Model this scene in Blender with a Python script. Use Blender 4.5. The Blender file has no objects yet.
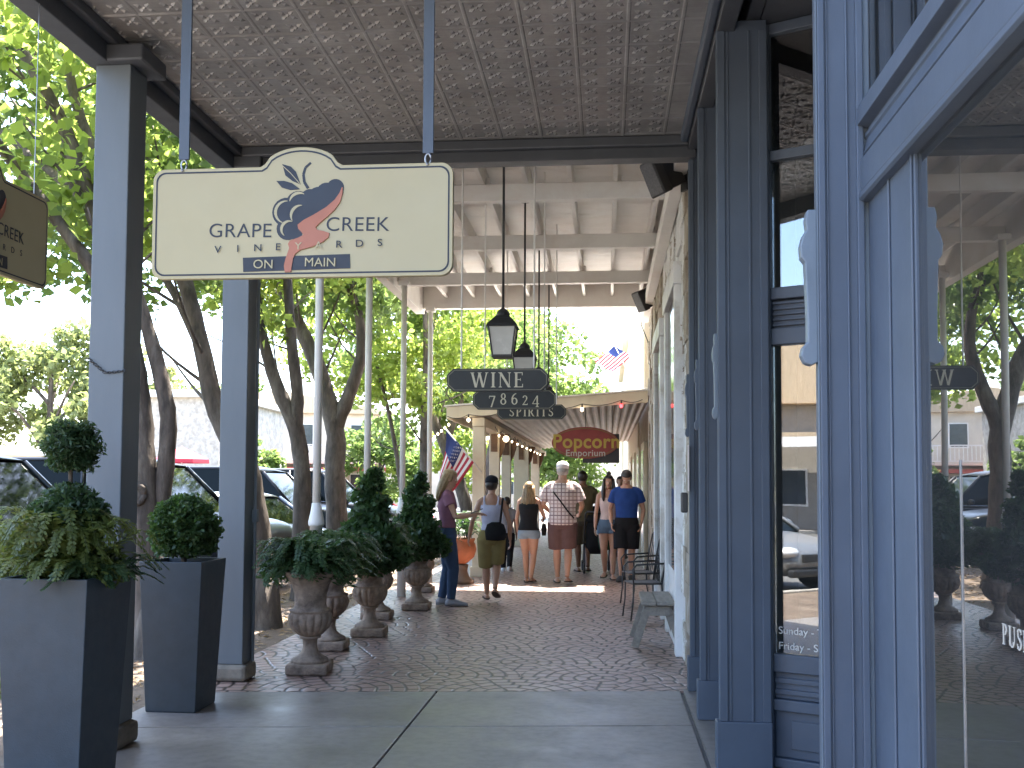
import bpy, bmesh, math, random
import numpy as np
from mathutils import Vector, Matrix, Quaternion
rnd = random.Random(7)
R = math.radians
PI = math.pi
scene = bpy.context.scene
COL = scene.collection

# ------------------------------------------------------------------ camera
cam_d = bpy.data.cameras.new('camera')
cam = bpy.data.objects.new('camera', cam_d)
COL.objects.link(cam)
cam_d.sensor_width = 36.0
cam_d.lens = 36.0 * 1000.0 / 1024.0
cam_d.shift_y = 52.0 / 1024.0
cam_d.clip_end = 2000
cam_d.clip_start = 0.05
cam.location = (0, 0, 1.5)
yaw, pitch, roll = math.atan(0.095), R(2.8), R(0.28)
fw = Vector((-math.sin(yaw) * math.cos(pitch), math.cos(yaw) * math.cos(pitch), math.sin(pitch)))
rt = Vector((math.cos(yaw), math.sin(yaw), 0))
up = rt.cross(fw)
r2 = rt * math.cos(roll) + up * math.sin(roll)
u2 = up * math.cos(roll) - rt * math.sin(roll)
cam.rotation_euler = Matrix((r2, u2, -fw)).transposed().to_euler()
scene.camera = cam

# ------------------------------------------------------------------ light
SUN_EL, SUN_AZ = R(70), R(14)          # azimuth from +Y towards +X
world = bpy.data.worlds.new('World')
scene.world = world
world.use_nodes = True
wn = world.node_tree
bg = wn.nodes['Background']
sky = wn.nodes.new('ShaderNodeTexSky')
sky.sky_type = 'NISHITA'
sky.sun_disc = False
sky.sun_elevation = SUN_EL
sky.sun_rotation = SUN_AZ
sky.altitude = 500
sky.dust_density = 3.5
wn.links.new(sky.outputs[0], bg.inputs[0])
bg.inputs[1].default_value = 0.15
sun_d = bpy.data.lights.new('sun', 'SUN')
sun_d.energy = 4.2
sun_d.angle = R(0.53)
sun_d.color = (1.0, 0.95, 0.87)
sun = bpy.data.objects.new('sun', sun_d)
COL.objects.link(sun)
sv = Vector((math.sin(SUN_AZ) * math.cos(SUN_EL), math.cos(SUN_AZ) * math.cos(SUN_EL), math.sin(SUN_EL)))
sun.rotation_euler = sv.to_track_quat('Z', 'Y').to_euler()
sun.location = sv * 60
scene.view_settings.view_transform = 'Standard'
scene.view_settings.look = 'None'
scene.view_settings.gamma = 1.0
scene.view_settings.exposure = 3.25
scene.render.engine = 'CYCLES'
cy = scene.cycles
cy.use_denoising = True
cy.max_bounces = 8
cy.diffuse_bounces = 5
cy.glossy_bounces = 4
cy.transmission_bounces = 4
cy.transparent_max_bounces = 12
cy.sample_clamp_indirect = 8
cy.caustics_reflective = False
cy.caustics_refractive = False

# ------------------------------------------------------------------ node helpers
class G:
    """small expression builder over a node tree"""
    def __init__(s, m):
        s.t = m.node_tree
    def n(s, typ, **kw):
        x = s.t.nodes.new(typ)
        for k, v in kw.items():
            setattr(x, k, v)
        return x
    def put(s, sock, v):
        if v is None:
            return
        if hasattr(v, 'is_output'):
            s.t.links.new(v, sock)
        else:
            sock.default_value = v
    def m(s, op, a, b=None, c=None, clamp=False):
        x = s.n('ShaderNodeMath', operation=op, use_clamp=clamp)
        for i, v in enumerate((a, b, c)):
            if v is not None:
                s.put(x.inputs[i], v)
        return x.outputs[0]
    def noise(s, vec, scale, detail=4.0, rough=0.55, dist=0.0):
        x = s.n('ShaderNodeTexNoise')
        if vec is not None:
            s.t.links.new(vec, x.inputs['Vector'])
        x.inputs['Scale'].default_value = scale
        x.inputs['Detail'].default_value = detail
        x.inputs['Roughness'].default_value = rough
        x.inputs['Distortion'].default_value = dist
        return x.outputs['Fac']
    def ramp(s, fac, stops, interp='LINEAR'):
        x = s.n('ShaderNodeValToRGB')
        x.color_ramp.interpolation = interp
        els = x.color_ramp.elements
        while len(els) < len(stops):
            els.new(0.5)
        for e, (p, c) in zip(els, stops):
            e.position = p
            e.color = c if len(c) == 4 else (*c, 1)
        s.t.links.new(fac, x.inputs[0])
        return x.outputs[0]
    def mix(s, fac, a, b, blend='MIX'):
        x = s.n('ShaderNodeMix', data_type='RGBA', blend_type=blend)
        s.put(x.inputs[0], fac)
        for sock, v in ((x.inputs[6], a), (x.inputs[7], b)):
            if isinstance(v, tuple) and len(v) == 3:
                v = (*v, 1)
            s.put(sock, v)
        return x.outputs[2]
    def bump(s, h, strength=0.3, dist=0.02):
        x = s.n('ShaderNodeBump')
        x.inputs['Strength'].default_value = strength
        x.inputs['Distance'].default_value = dist
        s.t.links.new(h, x.inputs['Height'])
        return x.outputs[0]

def newmat(name):
    m = bpy.data.materials.new(name)
    m.use_nodes = True
    return m, m.node_tree.nodes['Principled BSDF'], G(m)

def coords(g, kind='Object'):
    return g.n('ShaderNodeTexCoord').outputs[kind]

def mat(name, col, rough=0.6, metal=0.0, var=0.12, scale=6.0, bump=0.0, bscale=40.0, spec=0.5, stain=None, stain_amt=0.5, stretch=None):
    m, p, g = newmat(name)
    co = coords(g)
    if stretch:
        mp = g.n('ShaderNodeMapping')
        mp.inputs['Scale'].default_value = stretch
        g.t.links.new(co, mp.inputs['Vector'])
        co = mp.outputs[0]
    f = g.noise(co, scale, 6, 0.6)
    lo = tuple(max(0, c * (1 - var)) for c in col)
    hi = tuple(min(1, c * (1 + var)) for c in col)
    c = g.ramp(f, [(0.3, lo), (0.7, hi)])
    if stain:
        f2 = g.noise(co, scale * 0.37, 8, 0.7, 0.6)
        k = g.ramp(f2, [(0.5, (0, 0, 0)), (0.68, (1, 1, 1))])
        c = g.mix(g.m('MULTIPLY', k, stain_amt), c, stain)
    g.t.links.new(c, p.inputs['Base Color'])
    f3 = g.noise(co, scale * 2.3, 4, 0.6)
    g.t.links.new(g.m('MULTIPLY_ADD', f3, 0.22, rough - 0.11, clamp=True), p.inputs['Roughness'])
    p.inputs['Metallic'].default_value = metal
    p.inputs['Specular IOR Level'].default_value = spec
    if bump:
        h = g.noise(co, bscale, 5, 0.65)
        g.t.links.new(g.bump(h, bump, 0.01), p.inputs['Normal'])
    return m

def emit(name, col, strength):
    m, p, g = newmat(name)
    p.inputs['Base Color'].default_value = (*col, 1)
    p.inputs['Emission Color'].default_value = (*col, 1)
    p.inputs['Emission Strength'].default_value = strength
    return m

def leafmat(name, dark, light, trans, tamt=0.5):
    m, p, g = newmat(name)
    geo = g.n('ShaderNodeNewGeometry')
    c = g.ramp(geo.outputs['Random Per Island'], [(0.0, dark), (0.6, light), (1.0, tuple(min(1, x * 1.25) for x in light))])
    f = g.noise(coords(g), 1.3, 2)
    c = g.mix(g.m('MULTIPLY', f, 0.35), c, dark)
    g.t.links.new(c, p.inputs['Base Color'])
    p.inputs['Roughness'].default_value = 0.45
    p.inputs['Specular IOR Level'].default_value = 0.35
    tr = g.n('ShaderNodeBsdfTranslucent')
    tc = g.mix(geo.outputs['Random Per Island'], trans, tuple(x * 0.6 for x in trans))
    g.t.links.new(tc, tr.inputs['Color'])
    mx = g.n('ShaderNodeMixShader')
    mx.inputs[0].default_value = tamt
    g.t.links.new(p.outputs[0], mx.inputs[1])
    g.t.links.new(tr.outputs[0], mx.inputs[2])
    g.t.links.new(mx.outputs[0], g.t.nodes['Material Output'].inputs['Surface'])
    return m

def glassmat(name, tint=(0.75, 0.8, 0.82), ior=1.8, rough=0.0, film=.06):
    m, p, g = newmat(name)
    g.t.nodes.remove(p)
    fr = g.n('ShaderNodeFresnel')
    fr.inputs[0].default_value = ior
    t = g.n('ShaderNodeBsdfTransparent')
    t.inputs[0].default_value = (*tint, 1)
    gl = g.n('ShaderNodeBsdfGlossy')
    gl.inputs['Roughness'].default_value = rough
    wob = g.noise(coords(g), 1.1, 1)
    g.t.links.new(g.bump(wob, 0.05, 0.02), gl.inputs['Normal'])
    mx = g.n('ShaderNodeMixShader')
    g.t.links.new(fr.outputs[0], mx.inputs[0])
    g.t.links.new(t.outputs[0], mx.inputs[1])
    g.t.links.new(gl.outputs[0], mx.inputs[2])
    df = g.n('ShaderNodeBsdfDiffuse')
    df.inputs[0].default_value = (.45, .48, .5, 1)
    m2 = g.n('ShaderNodeMixShader')
    dust = g.noise(coords(g), 1.7, 6, .65)
    g.t.links.new(g.m('MULTIPLY', dust, film), m2.inputs[0])
    g.t.links.new(mx.outputs[0], m2.inputs[1])
    g.t.links.new(df.outputs[0], m2.inputs[2])
    g.t.links.new(m2.outputs[0], g.t.nodes['Material Output'].inputs['Surface'])
    return m

# ------------------------------------------------------------------ mesh helpers
class MB:
    def __init__(s):
        s.v = []; s.f = []
    def add(s, vs, fs):
        o = len(s.v)
        s.v += [tuple(v) for v in vs]
        s.f += [tuple(i + o for i in f) for f in fs]
        return s
    def box(s, x0, x1, y0, y1, z0, z1, M=None):
        vs = [(x, y, z) for z in (z0, z1) for y in (y0, y1) for x in (x0, x1)]
        if M is not None:
            vs = [M @ Vector(v) for v in vs]
        return s.add(vs, [(0, 2, 3, 1), (4, 5, 7, 6), (0, 1, 5, 4), (2, 6, 7, 3), (0, 4, 6, 2), (1, 3, 7, 5)])
    def taper(s, a, b, z0, z1):
        """a, b = (x0,x1,y0,y1) at z0 and z1"""
        vs = [(x, y, z0) for y in a[2:] for x in a[:2]] + [(x, y, z1) for y in b[2:] for x in b[:2]]
        return s.add(vs, [(0, 2, 3, 1), (4, 5, 7, 6), (0, 1, 5, 4), (2, 6, 7, 3), (0, 4, 6, 2), (1, 3, 7, 5)])
    def tube(s, pts, rad, n=8, cap=True, squash=None):
        pts = [Vector(p) for p in pts]
        if not hasattr(rad, '__len__'):
            rad = [rad] * len(pts)
        o = len(s.v)
        prev = None
        for i, p in enumerate(pts):
            d = (pts[min(i + 1, len(pts) - 1)] - pts[max(i - 1, 0)])
            d = d.normalized() if d.length > 1e-9 else Vector((0, 0, 1))
            if prev is None:
                a = d.orthogonal().normalized() if abs(d.z) < 0.99 else Vector((1, 0, 0))
                a = (a - d * a.dot(d)).normalized()
            else:
                a = (prev - d * prev.dot(d)).normalized()
            prev = a
            b = d.cross(a)
            for k in range(n):
                t = 2 * PI * k / n
                s.v.append(tuple(p + (a * math.cos(t) + b * math.sin(t)) * rad[i]))
        for i in range(len(pts) - 1):
            for k in range(n):
                k2 = (k + 1) % n
                s.f.append((o + i * n + k, o + i * n + k2, o + (i + 1) * n + k2, o + (i + 1) * n + k))
        if cap:
            s.f.append(tuple(o + k for k in range(n))[::-1])
            s.f.append(tuple(o + (len(pts) - 1) * n + k for k in range(n)))
        return s
    def loft(s, secs, n=14, cap=True):
        """secs: (centre, ax, ay) with ax, ay half-axis vectors"""
        o = len(s.v)
        for c, ax, ay in secs:
            c, ax, ay = Vector(c), Vector(ax), Vector(ay)
            for k in range(n):
                t = 2 * PI * k / n
                s.v.append(tuple(c + ax * math.cos(t) + ay * math.sin(t)))
        for i in range(len(secs) - 1):
            for k in range(n):
                k2 = (k + 1) % n
                s.f.append((o + i * n + k, o + i * n + k2, o + (i + 1) * n + k2, o + (i + 1) * n + k))
        if cap:
            s.f.append(tuple(o + k for k in range(n))[::-1])
            s.f.append(tuple(o + (len(secs) - 1) * n + k for k in range(n)))
        return s
    def lathe(s, prof, n=24, flute=None, c=(0, 0)):
        """prof: (r, z); flute(theta, z) multiplies r"""
        o = len(s.v)
        for r, z in prof:
            for k in range(n):
                t = 2 * PI * k / n
                q = r * (flute(t, z) if flute else 1)
                s.v.append((c[0] + q * math.cos(t), c[1] + q * math.sin(t), z))
        for i in range(len(prof) - 1):
            for k in range(n):
                k2 = (k + 1) % n
                s.f.append((o + i * n + k, o + i * n + k2, o + (i + 1) * n + k2, o + (i + 1) * n + k))
        s.f.append(tuple(o + k for k in range(n))[::-1])
        s.f.append(tuple(o + (len(prof) - 1) * n + k for k in range(n)))
        return s
    def prism(s, poly, y0, y1, fn=None):
        """poly in (x, z) extruded along y; fn maps (x, y, z)"""
        n = len(poly)
        fn = fn or (lambda x, y, z: (x, y, z))
        vs = [fn(x, y0, z) for x, z in poly] + [fn(x, y1, z) for x, z in poly]
        fs = [tuple(range(n)), tuple(range(2 * n - 1, n - 1, -1))]
        fs += [(i, i + n, (i + 1) % n + n, (i + 1) % n) for i in range(n)]
        return s.add(vs, fs)
    def ellipsoid(s, c, rx, ry, rz, nu=14, nv=10):
        o = len(s.v)
        for j in range(nv + 1):
            ph = PI * (j / nv) - PI / 2
            for k in range(nu):
                t = 2 * PI * k / nu
                q = max(math.cos(ph), 0.02)
                s.v.append((c[0] + rx * q * math.cos(t), c[1] + ry * q * math.sin(t), c[2] + rz * math.sin(ph)))
        for j in range(nv):
            for k in range(nu):
                k2 = (k + 1) % nu
                s.f.append((o + j * nu + k, o + j * nu + k2, o + (j + 1) * nu + k2, o + (j + 1) * nu + k))
        s.f.append(tuple(o + k for k in range(nu))[::-1])
        s.f.append(tuple(o + nv * nu + k for k in range(nu)))
        return s
    def xf(s, M):
        s.v = [tuple(M @ Vector(v)) for v in s.v]
        return s
    def mesh(s, name):
        me = bpy.data.meshes.new(name)
        me.from_pydata(s.v, [], s.f)
        bm = bmesh.new(); bm.from_mesh(me)
        bmesh.ops.recalc_face_normals(bm, faces=bm.faces)
        bm.to_mesh(me); bm.free()
        return me
    def build(s, name, m, parent=None, smooth=False, bevel=0.0, loc=None, auto=None):
        me = s.mesh(name)
        me.materials.append(m)
        if smooth:
            me.polygons.foreach_set('use_smooth', [True] * len(me.polygons))
        o = bpy.data.objects.new(name, me)
        COL.objects.link(o)
        if parent is not None:
            o.parent = parent
        if loc is not None:
            o.location = loc
        if bevel:
            b = o.modifiers.new('edge', 'BEVEL')
            b.width = bevel; b.segments = 2; b.limit_method = 'ANGLE'; b.angle_limit = R(40)
        return o

def tag(o, label=None, cat=None, group=None, kind=None):
    if label: o['label'] = label
    if cat: o['category'] = cat
    if group: o['group'] = group
    if kind: o['kind'] = kind
    return o

def thing(name, label, cat, loc=(0, 0, 0), rz=0.0, group=None):
    o = bpy.data.objects.new(name, None)
    COL.objects.link(o)
    o.location = loc
    o.rotation_euler = (0, 0, rz)
    o.empty_display_size = 0.1
    return tag(o, label, cat, group)

def kids(o):
    return [c for c in bpy.data.objects if c.parent == o]

def copy_tree(o, parent=None, loc=None, rz=None, label=None, skip=()):
    c = o.copy()
    COL.objects.link(c)
    c.parent = parent
    if loc is not None: c.location = loc
    if rz is not None: c.rotation_euler = (0, 0, rz)
    if label: c['label'] = label
    for ch in kids(o):
        if ch.name.split('.')[0] in skip:
            continue
        copy_tree(ch, c)
    return c

def text_obj(body, size, m, name, parent, M, extrude=0.001, align='CENTER', space=1.0, offset=0.0, sx=1.0):
    """flat lettering as a mesh in the local XZ plane seen from -Y, placed with M"""
    cu = bpy.data.curves.new(name, 'FONT')
    cu.body = body; cu.size = size; cu.extrude = extrude; cu.align_x = align
    cu.space_character = space; cu.offset = offset
    t = bpy.data.objects.new('tmp', cu)
    COL.objects.link(t)
    me = bpy.data.meshes.new_from_object(t.evaluated_get(bpy.context.evaluated_depsgraph_get()))
    bpy.data.objects.remove(t)
    me.name = name
    me.transform(M @ Matrix.Rotation(R(90), 4, 'X') @ Matrix.Diagonal((sx, 1, 1, 1)))
    me.materials.clear(); me.materials.append(m)
    o = bpy.data.objects.new(name, me)
    COL.objects.link(o)
    o.parent = parent
    return o

# ------------------------------------------------------------------ serif capitals, drawn from strokes (unit cap height)
def serif_glyph(ch):
    """returns (list of polygons (x, z)), advance width"""
    T, t, sr = 0.15, 0.055, 0.06
    P = []
    def rect(x0, x1, z0, z1): P.append([(x0, z0), (x1, z0), (x1, z1), (x0, z1)])
    def stem(x, w=T, z0=0, z1=1, s0=True, s1=True):
        rect(x - w / 2, x + w / 2, z0, z1)
        e = sr + 0.02
        if s0: P.append([(x - w / 2 - e, z0), (x + w / 2 + e, z0), (x + w / 2 + e, z0 + .03), (x + w / 2, z0 + .07), (x - w / 2, z0 + .07), (x - w / 2 - e, z0 + .03)])
        if s1: P.append([(x - w / 2 - e, z1), (x - w / 2 - e, z1 - .03), (x - w / 2, z1 - .07), (x + w / 2, z1 - .07), (x + w / 2 + e, z1 - .03), (x + w / 2 + e, z1)])
    def diag(x0, z0, x1, z1, w):
        P.append([(x0 - w / 2, z0), (x0 + w / 2, z0), (x1 + w / 2, z1), (x1 - w / 2, z1)])
    def arc(cx, cz, rx, rz, a0, a1, thick=T, thin=t, n=14, vert=True):
        for i in range(n):
            q = []
            for a in (a0 + (a1 - a0) * i / n, a0 + (a1 - a0) * (i + 1) / n):
                a = R(a)
                k = abs(math.cos(a)) if vert else abs(math.sin(a))
                w = thin + (thick - thin) * k
                ca, sa = math.cos(a), math.sin(a)
                q.append(((cx + (rx) * ca, cz + rz * sa), (cx + (rx - w) * ca, cz + (rz - w) * sa)))
            P.append([q[0][0], q[1][0], q[1][1], q[0][1]])
    w = 0.7
    if ch == 'I': stem(.18); w = .36
    elif ch == 'N':
        stem(.14, t, s1=False); stem(.74, t, s0=False); diag(.74, 0, .13, 1, T + .03); rect(.0, .14, .965, 1); w = .88
    elif ch == 'W':
        diag(.36, 0, .1, 1, T); diag(.38, 0, .58, 1, t + .02); diag(.84, 0, .58, 1, T); diag(.86, 0, 1.08, 1, t + .02)
        rect(-.02, .24, .965, 1); rect(.48, .74, .965, 1); rect(.98, 1.19, .965, 1); w = 1.18
    elif ch == 'E':
        stem(.16); rect(.2, .6, 0, .05); rect(.2, .58, .95, 1); rect(.2, .45, .49, .54)
        rect(.56, .61, 0, .22); rect(.54, .58, .8, 1); rect(.43, .46, .42, .61); w = .68
    elif ch == 'S':
        arc(.3, .745, .22, .255, 35, 250, T * .8); arc(.3, .26, .25, .26, 90, -150, T * .9)
        rect(.47, .51, .74, .97); rect(.05, .09, .04, .28); P.append([(.18, .56), (.3, .46), (.44, .47), (.34, .58)]); w = .62
    elif ch == 'P':
        stem(.16, s1=False); rect(.0, .16, .965, 1); arc(.32, .73, .27, .27, -90, 90); rect(.2, .34, .945, 1); rect(.2, .34, .46, .51); w = .66
    elif ch == 'R':
        stem(.16, s1=False); rect(.0, .16, .965, 1); arc(.32, .74, .25, .26, -90, 90); rect(.2, .34, .945, 1); rect(.2, .34, .48, .53)
        diag(.64, 0, .34, .5, T); rect(.58, .78, 0, .035); w = .76
    elif ch == 'T':
        stem(.34, s1=False); rect(.02, .66, .95, 1); rect(.02, .06, .78, 1); rect(.62, .66, .78, 1); w = .7
    elif ch == 'U':
        stem(.16, z0=.3, s0=False); stem(.68, t, z0=.3, s0=False); arc(.4, .3, .315, .31, 180, 360, T, t); w = .84
    elif ch == 'H':
        stem(.16); stem(.7); rect(.2, .66, .49, .54); w = .86
    elif ch == '7':
        rect(.04, .58, .91, 1); rect(.04, .08, .76, 1); diag(.24, 0, .54, .95, T * .8); w = .64
    elif ch == '8':
        arc(.32, .745, .22, .255, 0, 360, T * .8, t); arc(.32, .26, .27, .27, 0, 360, T * .85, t); w = .64
    elif ch == '6':
        arc(.33, .3, .27, .31, 0, 360, T * .9, t); arc(.52, .42, .46, .58, 180, 95, T * .9, t); w = .66
    elif ch == '2':
        arc(.3, .73, .25, .27, 170, -35, T * .9, t); diag(.1, .03, .47, .6, t + .05); rect(.04, .58, 0, .09); rect(.55, .59, 0, .2); w = .64
    elif ch == '4':
        stem(.46, T * .8, s1=False); diag(.05, .3, .44, .98, t + .01); rect(.03, .62, .26, .32); w = .68
    return P, w

def serif_text(body, h, m, name, parent, fn, space=0.1, depth=0.002, var=None):
    """fn(u, v, d) -> local point for centred text coordinates (u right, v up, d out of the surface)"""
    x = 0.0
    polys = []
    for ch in body:
        P, w = serif_glyph(ch)
        sc_, dy = (var or {}).get(ch, (1.0, 0.0))
        for q in P:
            polys.append([((a * sc_ + x) * h, (b * sc_ + dy) * h) for a, b in q])
        x += w * sc_ + space
    tot = (x - space) * h
    mb = MB()
    for i, q in enumerate(polys):
        n = len(q)
        d = depth + 0.00012 * (i % 9)
        vs = [fn(a - tot / 2, b - h / 2, 0) for a, b in q] + [fn(a - tot / 2, b - h / 2, d) for a, b in q]
        mb.add(vs, [tuple(range(n)), tuple(range(2 * n - 1, n - 1, -1))] + [(k, (k + 1) % n, (k + 1) % n + n, k + n) for k in range(n)])
    return mb.build(name, m, parent)
# ------------------------------------------------------------------ materials
SLATE = mat('slate_blue_paint', (0.068, 0.089, 0.124), 0.5, var=0.10, scale=3, bump=0.06, bscale=90, stain=(0.075, 0.092, 0.115), stain_amt=0.35)
SLATE_L = mat('pale_blue_paint', (0.13, 0.165, 0.205), 0.45, var=0.12, scale=5, bump=0.08, bscale=70)
SLATE_D = mat('dark_slate_paint', (0.066, 0.072, 0.084), 0.5, var=0.15, scale=4, bump=0.06)
POSTM = mat('post_paint', (0.122, 0.145, 0.165), 0.55, var=0.08, scale=3, bump=0.08, bscale=60, stain=(0.16, 0.17, 0.19), stain_amt=0.4, stretch=(1, 1, 0.25))
WHITE = mat('white_paint', (0.72, 0.70, 0.67), 0.5, var=0.05, scale=4, bump=0.05, stain=(0.5, 0.46, 0.42), stain_amt=0.35)
WARMW = mat('veranda_paint', (0.75, 0.725, 0.69), 0.6, var=0.05, scale=3, bump=0.06, stain=(0.6, 0.5, 0.43), stain_amt=0.4)
CREAM = mat('cream_paint', (0.70, 0.62, 0.48), 0.55, var=0.06, scale=3, bump=0.05, stain=(0.42, 0.33, 0.22), stain_amt=0.35)
BLACKM = mat('black_metal', (0.028, 0.028, 0.03), 0.45, metal=0.0, var=0.2)
BLACKP = mat('black_plastic', (0.015, 0.015, 0.016), 0.5, var=0.2)
STEEL = mat('steel', (0.32, 0.33, 0.35), 0.4, metal=0.9, var=0.15)
STONEB = mat('limestone_block', (0.21, 0.185, 0.15), 0.85, var=0.35, scale=9, bump=0.6, bscale=25, stain=(0.12, 0.1, 0.08), stain_amt=0.6)
WOODD = mat('dark_wood', (0.07, 0.035, 0.018), 0.4, var=0.3, scale=5, stretch=(1, 1, 8))
WOODG = mat('weathered_wood', (0.22, 0.20, 0.175), 0.75, var=0.25, scale=4, bump=0.4, bscale=30, stretch=(6, 1, 6))
GLASS_S = glassmat('splayed_window_glass', ior=2.5, film=.03)
GLASS = glassmat('shop_glass', ior=6.5)
LANTG = mat('frosted_lantern_glass', (0.50, 0.50, 0.47), 0.25, var=0.08)
NAVY = mat('navy_ink', (0.008, 0.013, 0.026), 0.5, var=0.1)
SIGNC = mat('sign_cream', (0.40, 0.35, 0.205), 0.45, var=0.05, scale=2, stain=(0.37, 0.315, 0.175), stain_amt=0.3)
SALMON = mat('salmon_ink', (0.37, 0.13, 0.075), 0.5, var=0.08)
SIGNB = mat('dark_green_sign', (0.010, 0.012, 0.012), 0.5, var=0.2, scale=8)
GOLDL = mat('cream_lettering', (0.60, 0.55, 0.40), 0.5, var=0.06)
PLANTERM = mat('charcoal_fibreglass', (0.030, 0.044, 0.058), 0.55, var=0.14, scale=9, bump=0.12, bscale=120, stain=(0.045, 0.052, 0.06), stain_amt=0.35)
SOIL = mat('soil', (0.05, 0.035, 0.025), 0.95, var=0.4, scale=30, bump=0.8, bscale=60)
URNM = mat('old_cast_stone', (0.27, 0.205, 0.16), 0.8, var=0.45, scale=11, bump=0.7, bscale=45, stain=(0.06, 0.035, 0.028), stain_amt=0.85)
TERRA = mat('terracotta', (0.36, 0.12, 0.055), 0.7, var=0.2, scale=7, bump=0.2)
BARK = mat('bark', (0.085, 0.066, 0.052), 0.9, var=0.6, scale=11, bump=1.0, bscale=26, stain=(0.24, 0.21, 0.17), stain_amt=0.5, stretch=(1, 1, 0.3))
CONC = None

def concrete_mat():
    m, p, g = newmat('sealed_concrete')
    co = coords(g)
    f = g.noise(co, 1.1, 7, 0.62)
    f2 = g.noise(co, 14, 4, 0.6)
    c = g.ramp(f, [(0.25, (0.165, 0.145, 0.13)), (0.5, (0.225, 0.202, 0.183)), (0.75, (0.29, 0.264, 0.24))])
    c = g.mix(g.m('MULTIPLY', g.ramp(f2, [(.4, (0, 0, 0)), (.7, (1, 1, 1))]), 0.4), c, (0.095, 0.082, 0.072))
    g.t.links.new(c, p.inputs['Base Color'])
    r = g.noise(co, 2.2, 5, 0.6)
    g.t.links.new(g.m('MULTIPLY_ADD', r, 0.5, 0.20), p.inputs['Roughness'])
    g.t.links.new(g.bump(g.noise(co, 5, 6, 0.6), 0.12, 0.02), p.inputs['Normal'])
    return m
CONC = concrete_mat()

def fan_mat():
    """stamped concrete: fish-scale fans of small stones"""
    m, p, g = newmat('fan_cobble')
    co = coords(g)
    wob = g.n('ShaderNodeTexNoise'); wob.inputs['Scale'].default_value = 2.6
    g.t.links.new(co, wob.inputs['Vector'])
    vm = g.n('ShaderNodeVectorMath', operation='MULTIPLY_ADD')
    g.t.links.new(wob.outputs['Color'], vm.inputs[0])
    vm.inputs[1].default_value = (0.05, 0.05, 0)
    g.t.links.new(co, vm.inputs[2])
    sep = g.n('ShaderNodeSeparateXYZ')
    g.t.links.new(vm.outputs[0], sep.inputs[0])
    RAD, NB = 0.66, 6
    x = g.m('DIVIDE', sep.outputs[0], RAD); y = g.m('DIVIDE', sep.outputs[1], RAD)
    j = g.m('FLOOR', y); v = g.m('SUBTRACT', y, j)
    par = g.m('FLOORED_MODULO', j, 2.0)
    u = g.m('SUBTRACT', g.m('FLOORED_MODULO', g.m('ADD', g.m('ADD', x, par), 1.0), 2.0), 1.0)
    r1 = g.m('SQRT', g.m('ADD', g.m('MULTIPLY', u, u), g.m('MULTIPLY', v, v)))
    ins = g.m('LESS_THAN', r1, 1.0)
    u2 = g.m('SUBTRACT', u, g.m('SIGN', u)); v2 = g.m('SUBTRACT', v, 1.0)
    def sel(a, b): return g.m('ADD', g.m('MULTIPLY', ins, a), g.m('MULTIPLY', g.m('SUBTRACT', 1.0, ins), b))
    U = sel(u, u2); V = sel(v, v2)
    r = g.m('SQRT', g.m('ADD', g.m('MULTIPLY', U, U), g.m('MULTIPLY', V, V)))
    th = g.m('DIVIDE', g.m('ARCTAN2', U, V), 2 * PI)
    rb = g.m('MULTIPLY', r, NB)
    b = g.m('FLOOR', rb); fr = g.m('SUBTRACT', rb, b)
    er = g.m('MULTIPLY', g.m('MINIMUM', fr, g.m('SUBTRACT', 1.0, fr)), RAD / NB)
    mb_ = g.m('FLOOR', g.m('MULTIPLY', g.m('ADD', b, 0.5), 2 * PI * 0.8))
    mb_ = g.m('MAXIMUM', mb_, 3.0)
    ta = g.m('ADD', g.m('MULTIPLY', th, mb_), g.m('MULTIPLY', b, 0.37))
    ti = g.m('FLOOR', ta); tf = g.m('SUBTRACT', ta, ti)
    arc = g.m('DIVIDE', g.m('MULTIPLY', r, 2 * PI * RAD), mb_)
    et = g.m('MULTIPLY', g.m('MINIMUM', tf, g.m('SUBTRACT', 1.0, tf)), arc)
    e = g.m('MINIMUM', er, et)
    h = g.m('DIVIDE', g.m('SUBTRACT', e, 0.004), 0.016, clamp=True)
    h = g.m('SMOOTH_MIN', h, 0.9, 0.3)
    cell = g.n('ShaderNodeCombineXYZ')
    g.put(cell.inputs[0], g.m('ADD', b, g.m('MULTIPLY', j, 7.3)))
    g.put(cell.inputs[1], g.m('ADD', ti, g.m('FLOOR', g.m('ADD', x, 50.0))))
    wnz = g.n('ShaderNodeTexWhiteNoise')
    g.t.links.new(cell.outputs[0], wnz.inputs['Vector'])
    f = g.noise(co, 0.9, 6, 0.6)
    c = g.ramp(f, [(0.3, (0.32, 0.205, 0.17)), (0.55, (0.43, 0.29, 0.24)), (0.75, (0.49, 0.375, 0.325))])
    c = g.mix(g.m('MULTIPLY', wnz.outputs['Value'], 0.35), c, (0.24, 0.16, 0.13))
    c = g.mix(h, (0.035, 0.025, 0.02), c)
    g.t.links.new(c, p.inputs['Base Color'])
    rn = g.noise(co, 7, 4, 0.6)
    g.t.links.new(g.m('MULTIPLY_ADD', rn, 0.34, 0.22), p.inputs['Roughness'])
    hh = g.m('ADD', g.m('ADD', h, g.m('MULTIPLY', wnz.outputs['Value'], 0.35)), g.m('MULTIPLY', g.noise(co, 9, 5, 0.6), 1.1))
    g.t.links.new(g.bump(hh, 0.55, 0.011), p.inputs['Normal'])
    return m
FAN = fan_mat()

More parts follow.
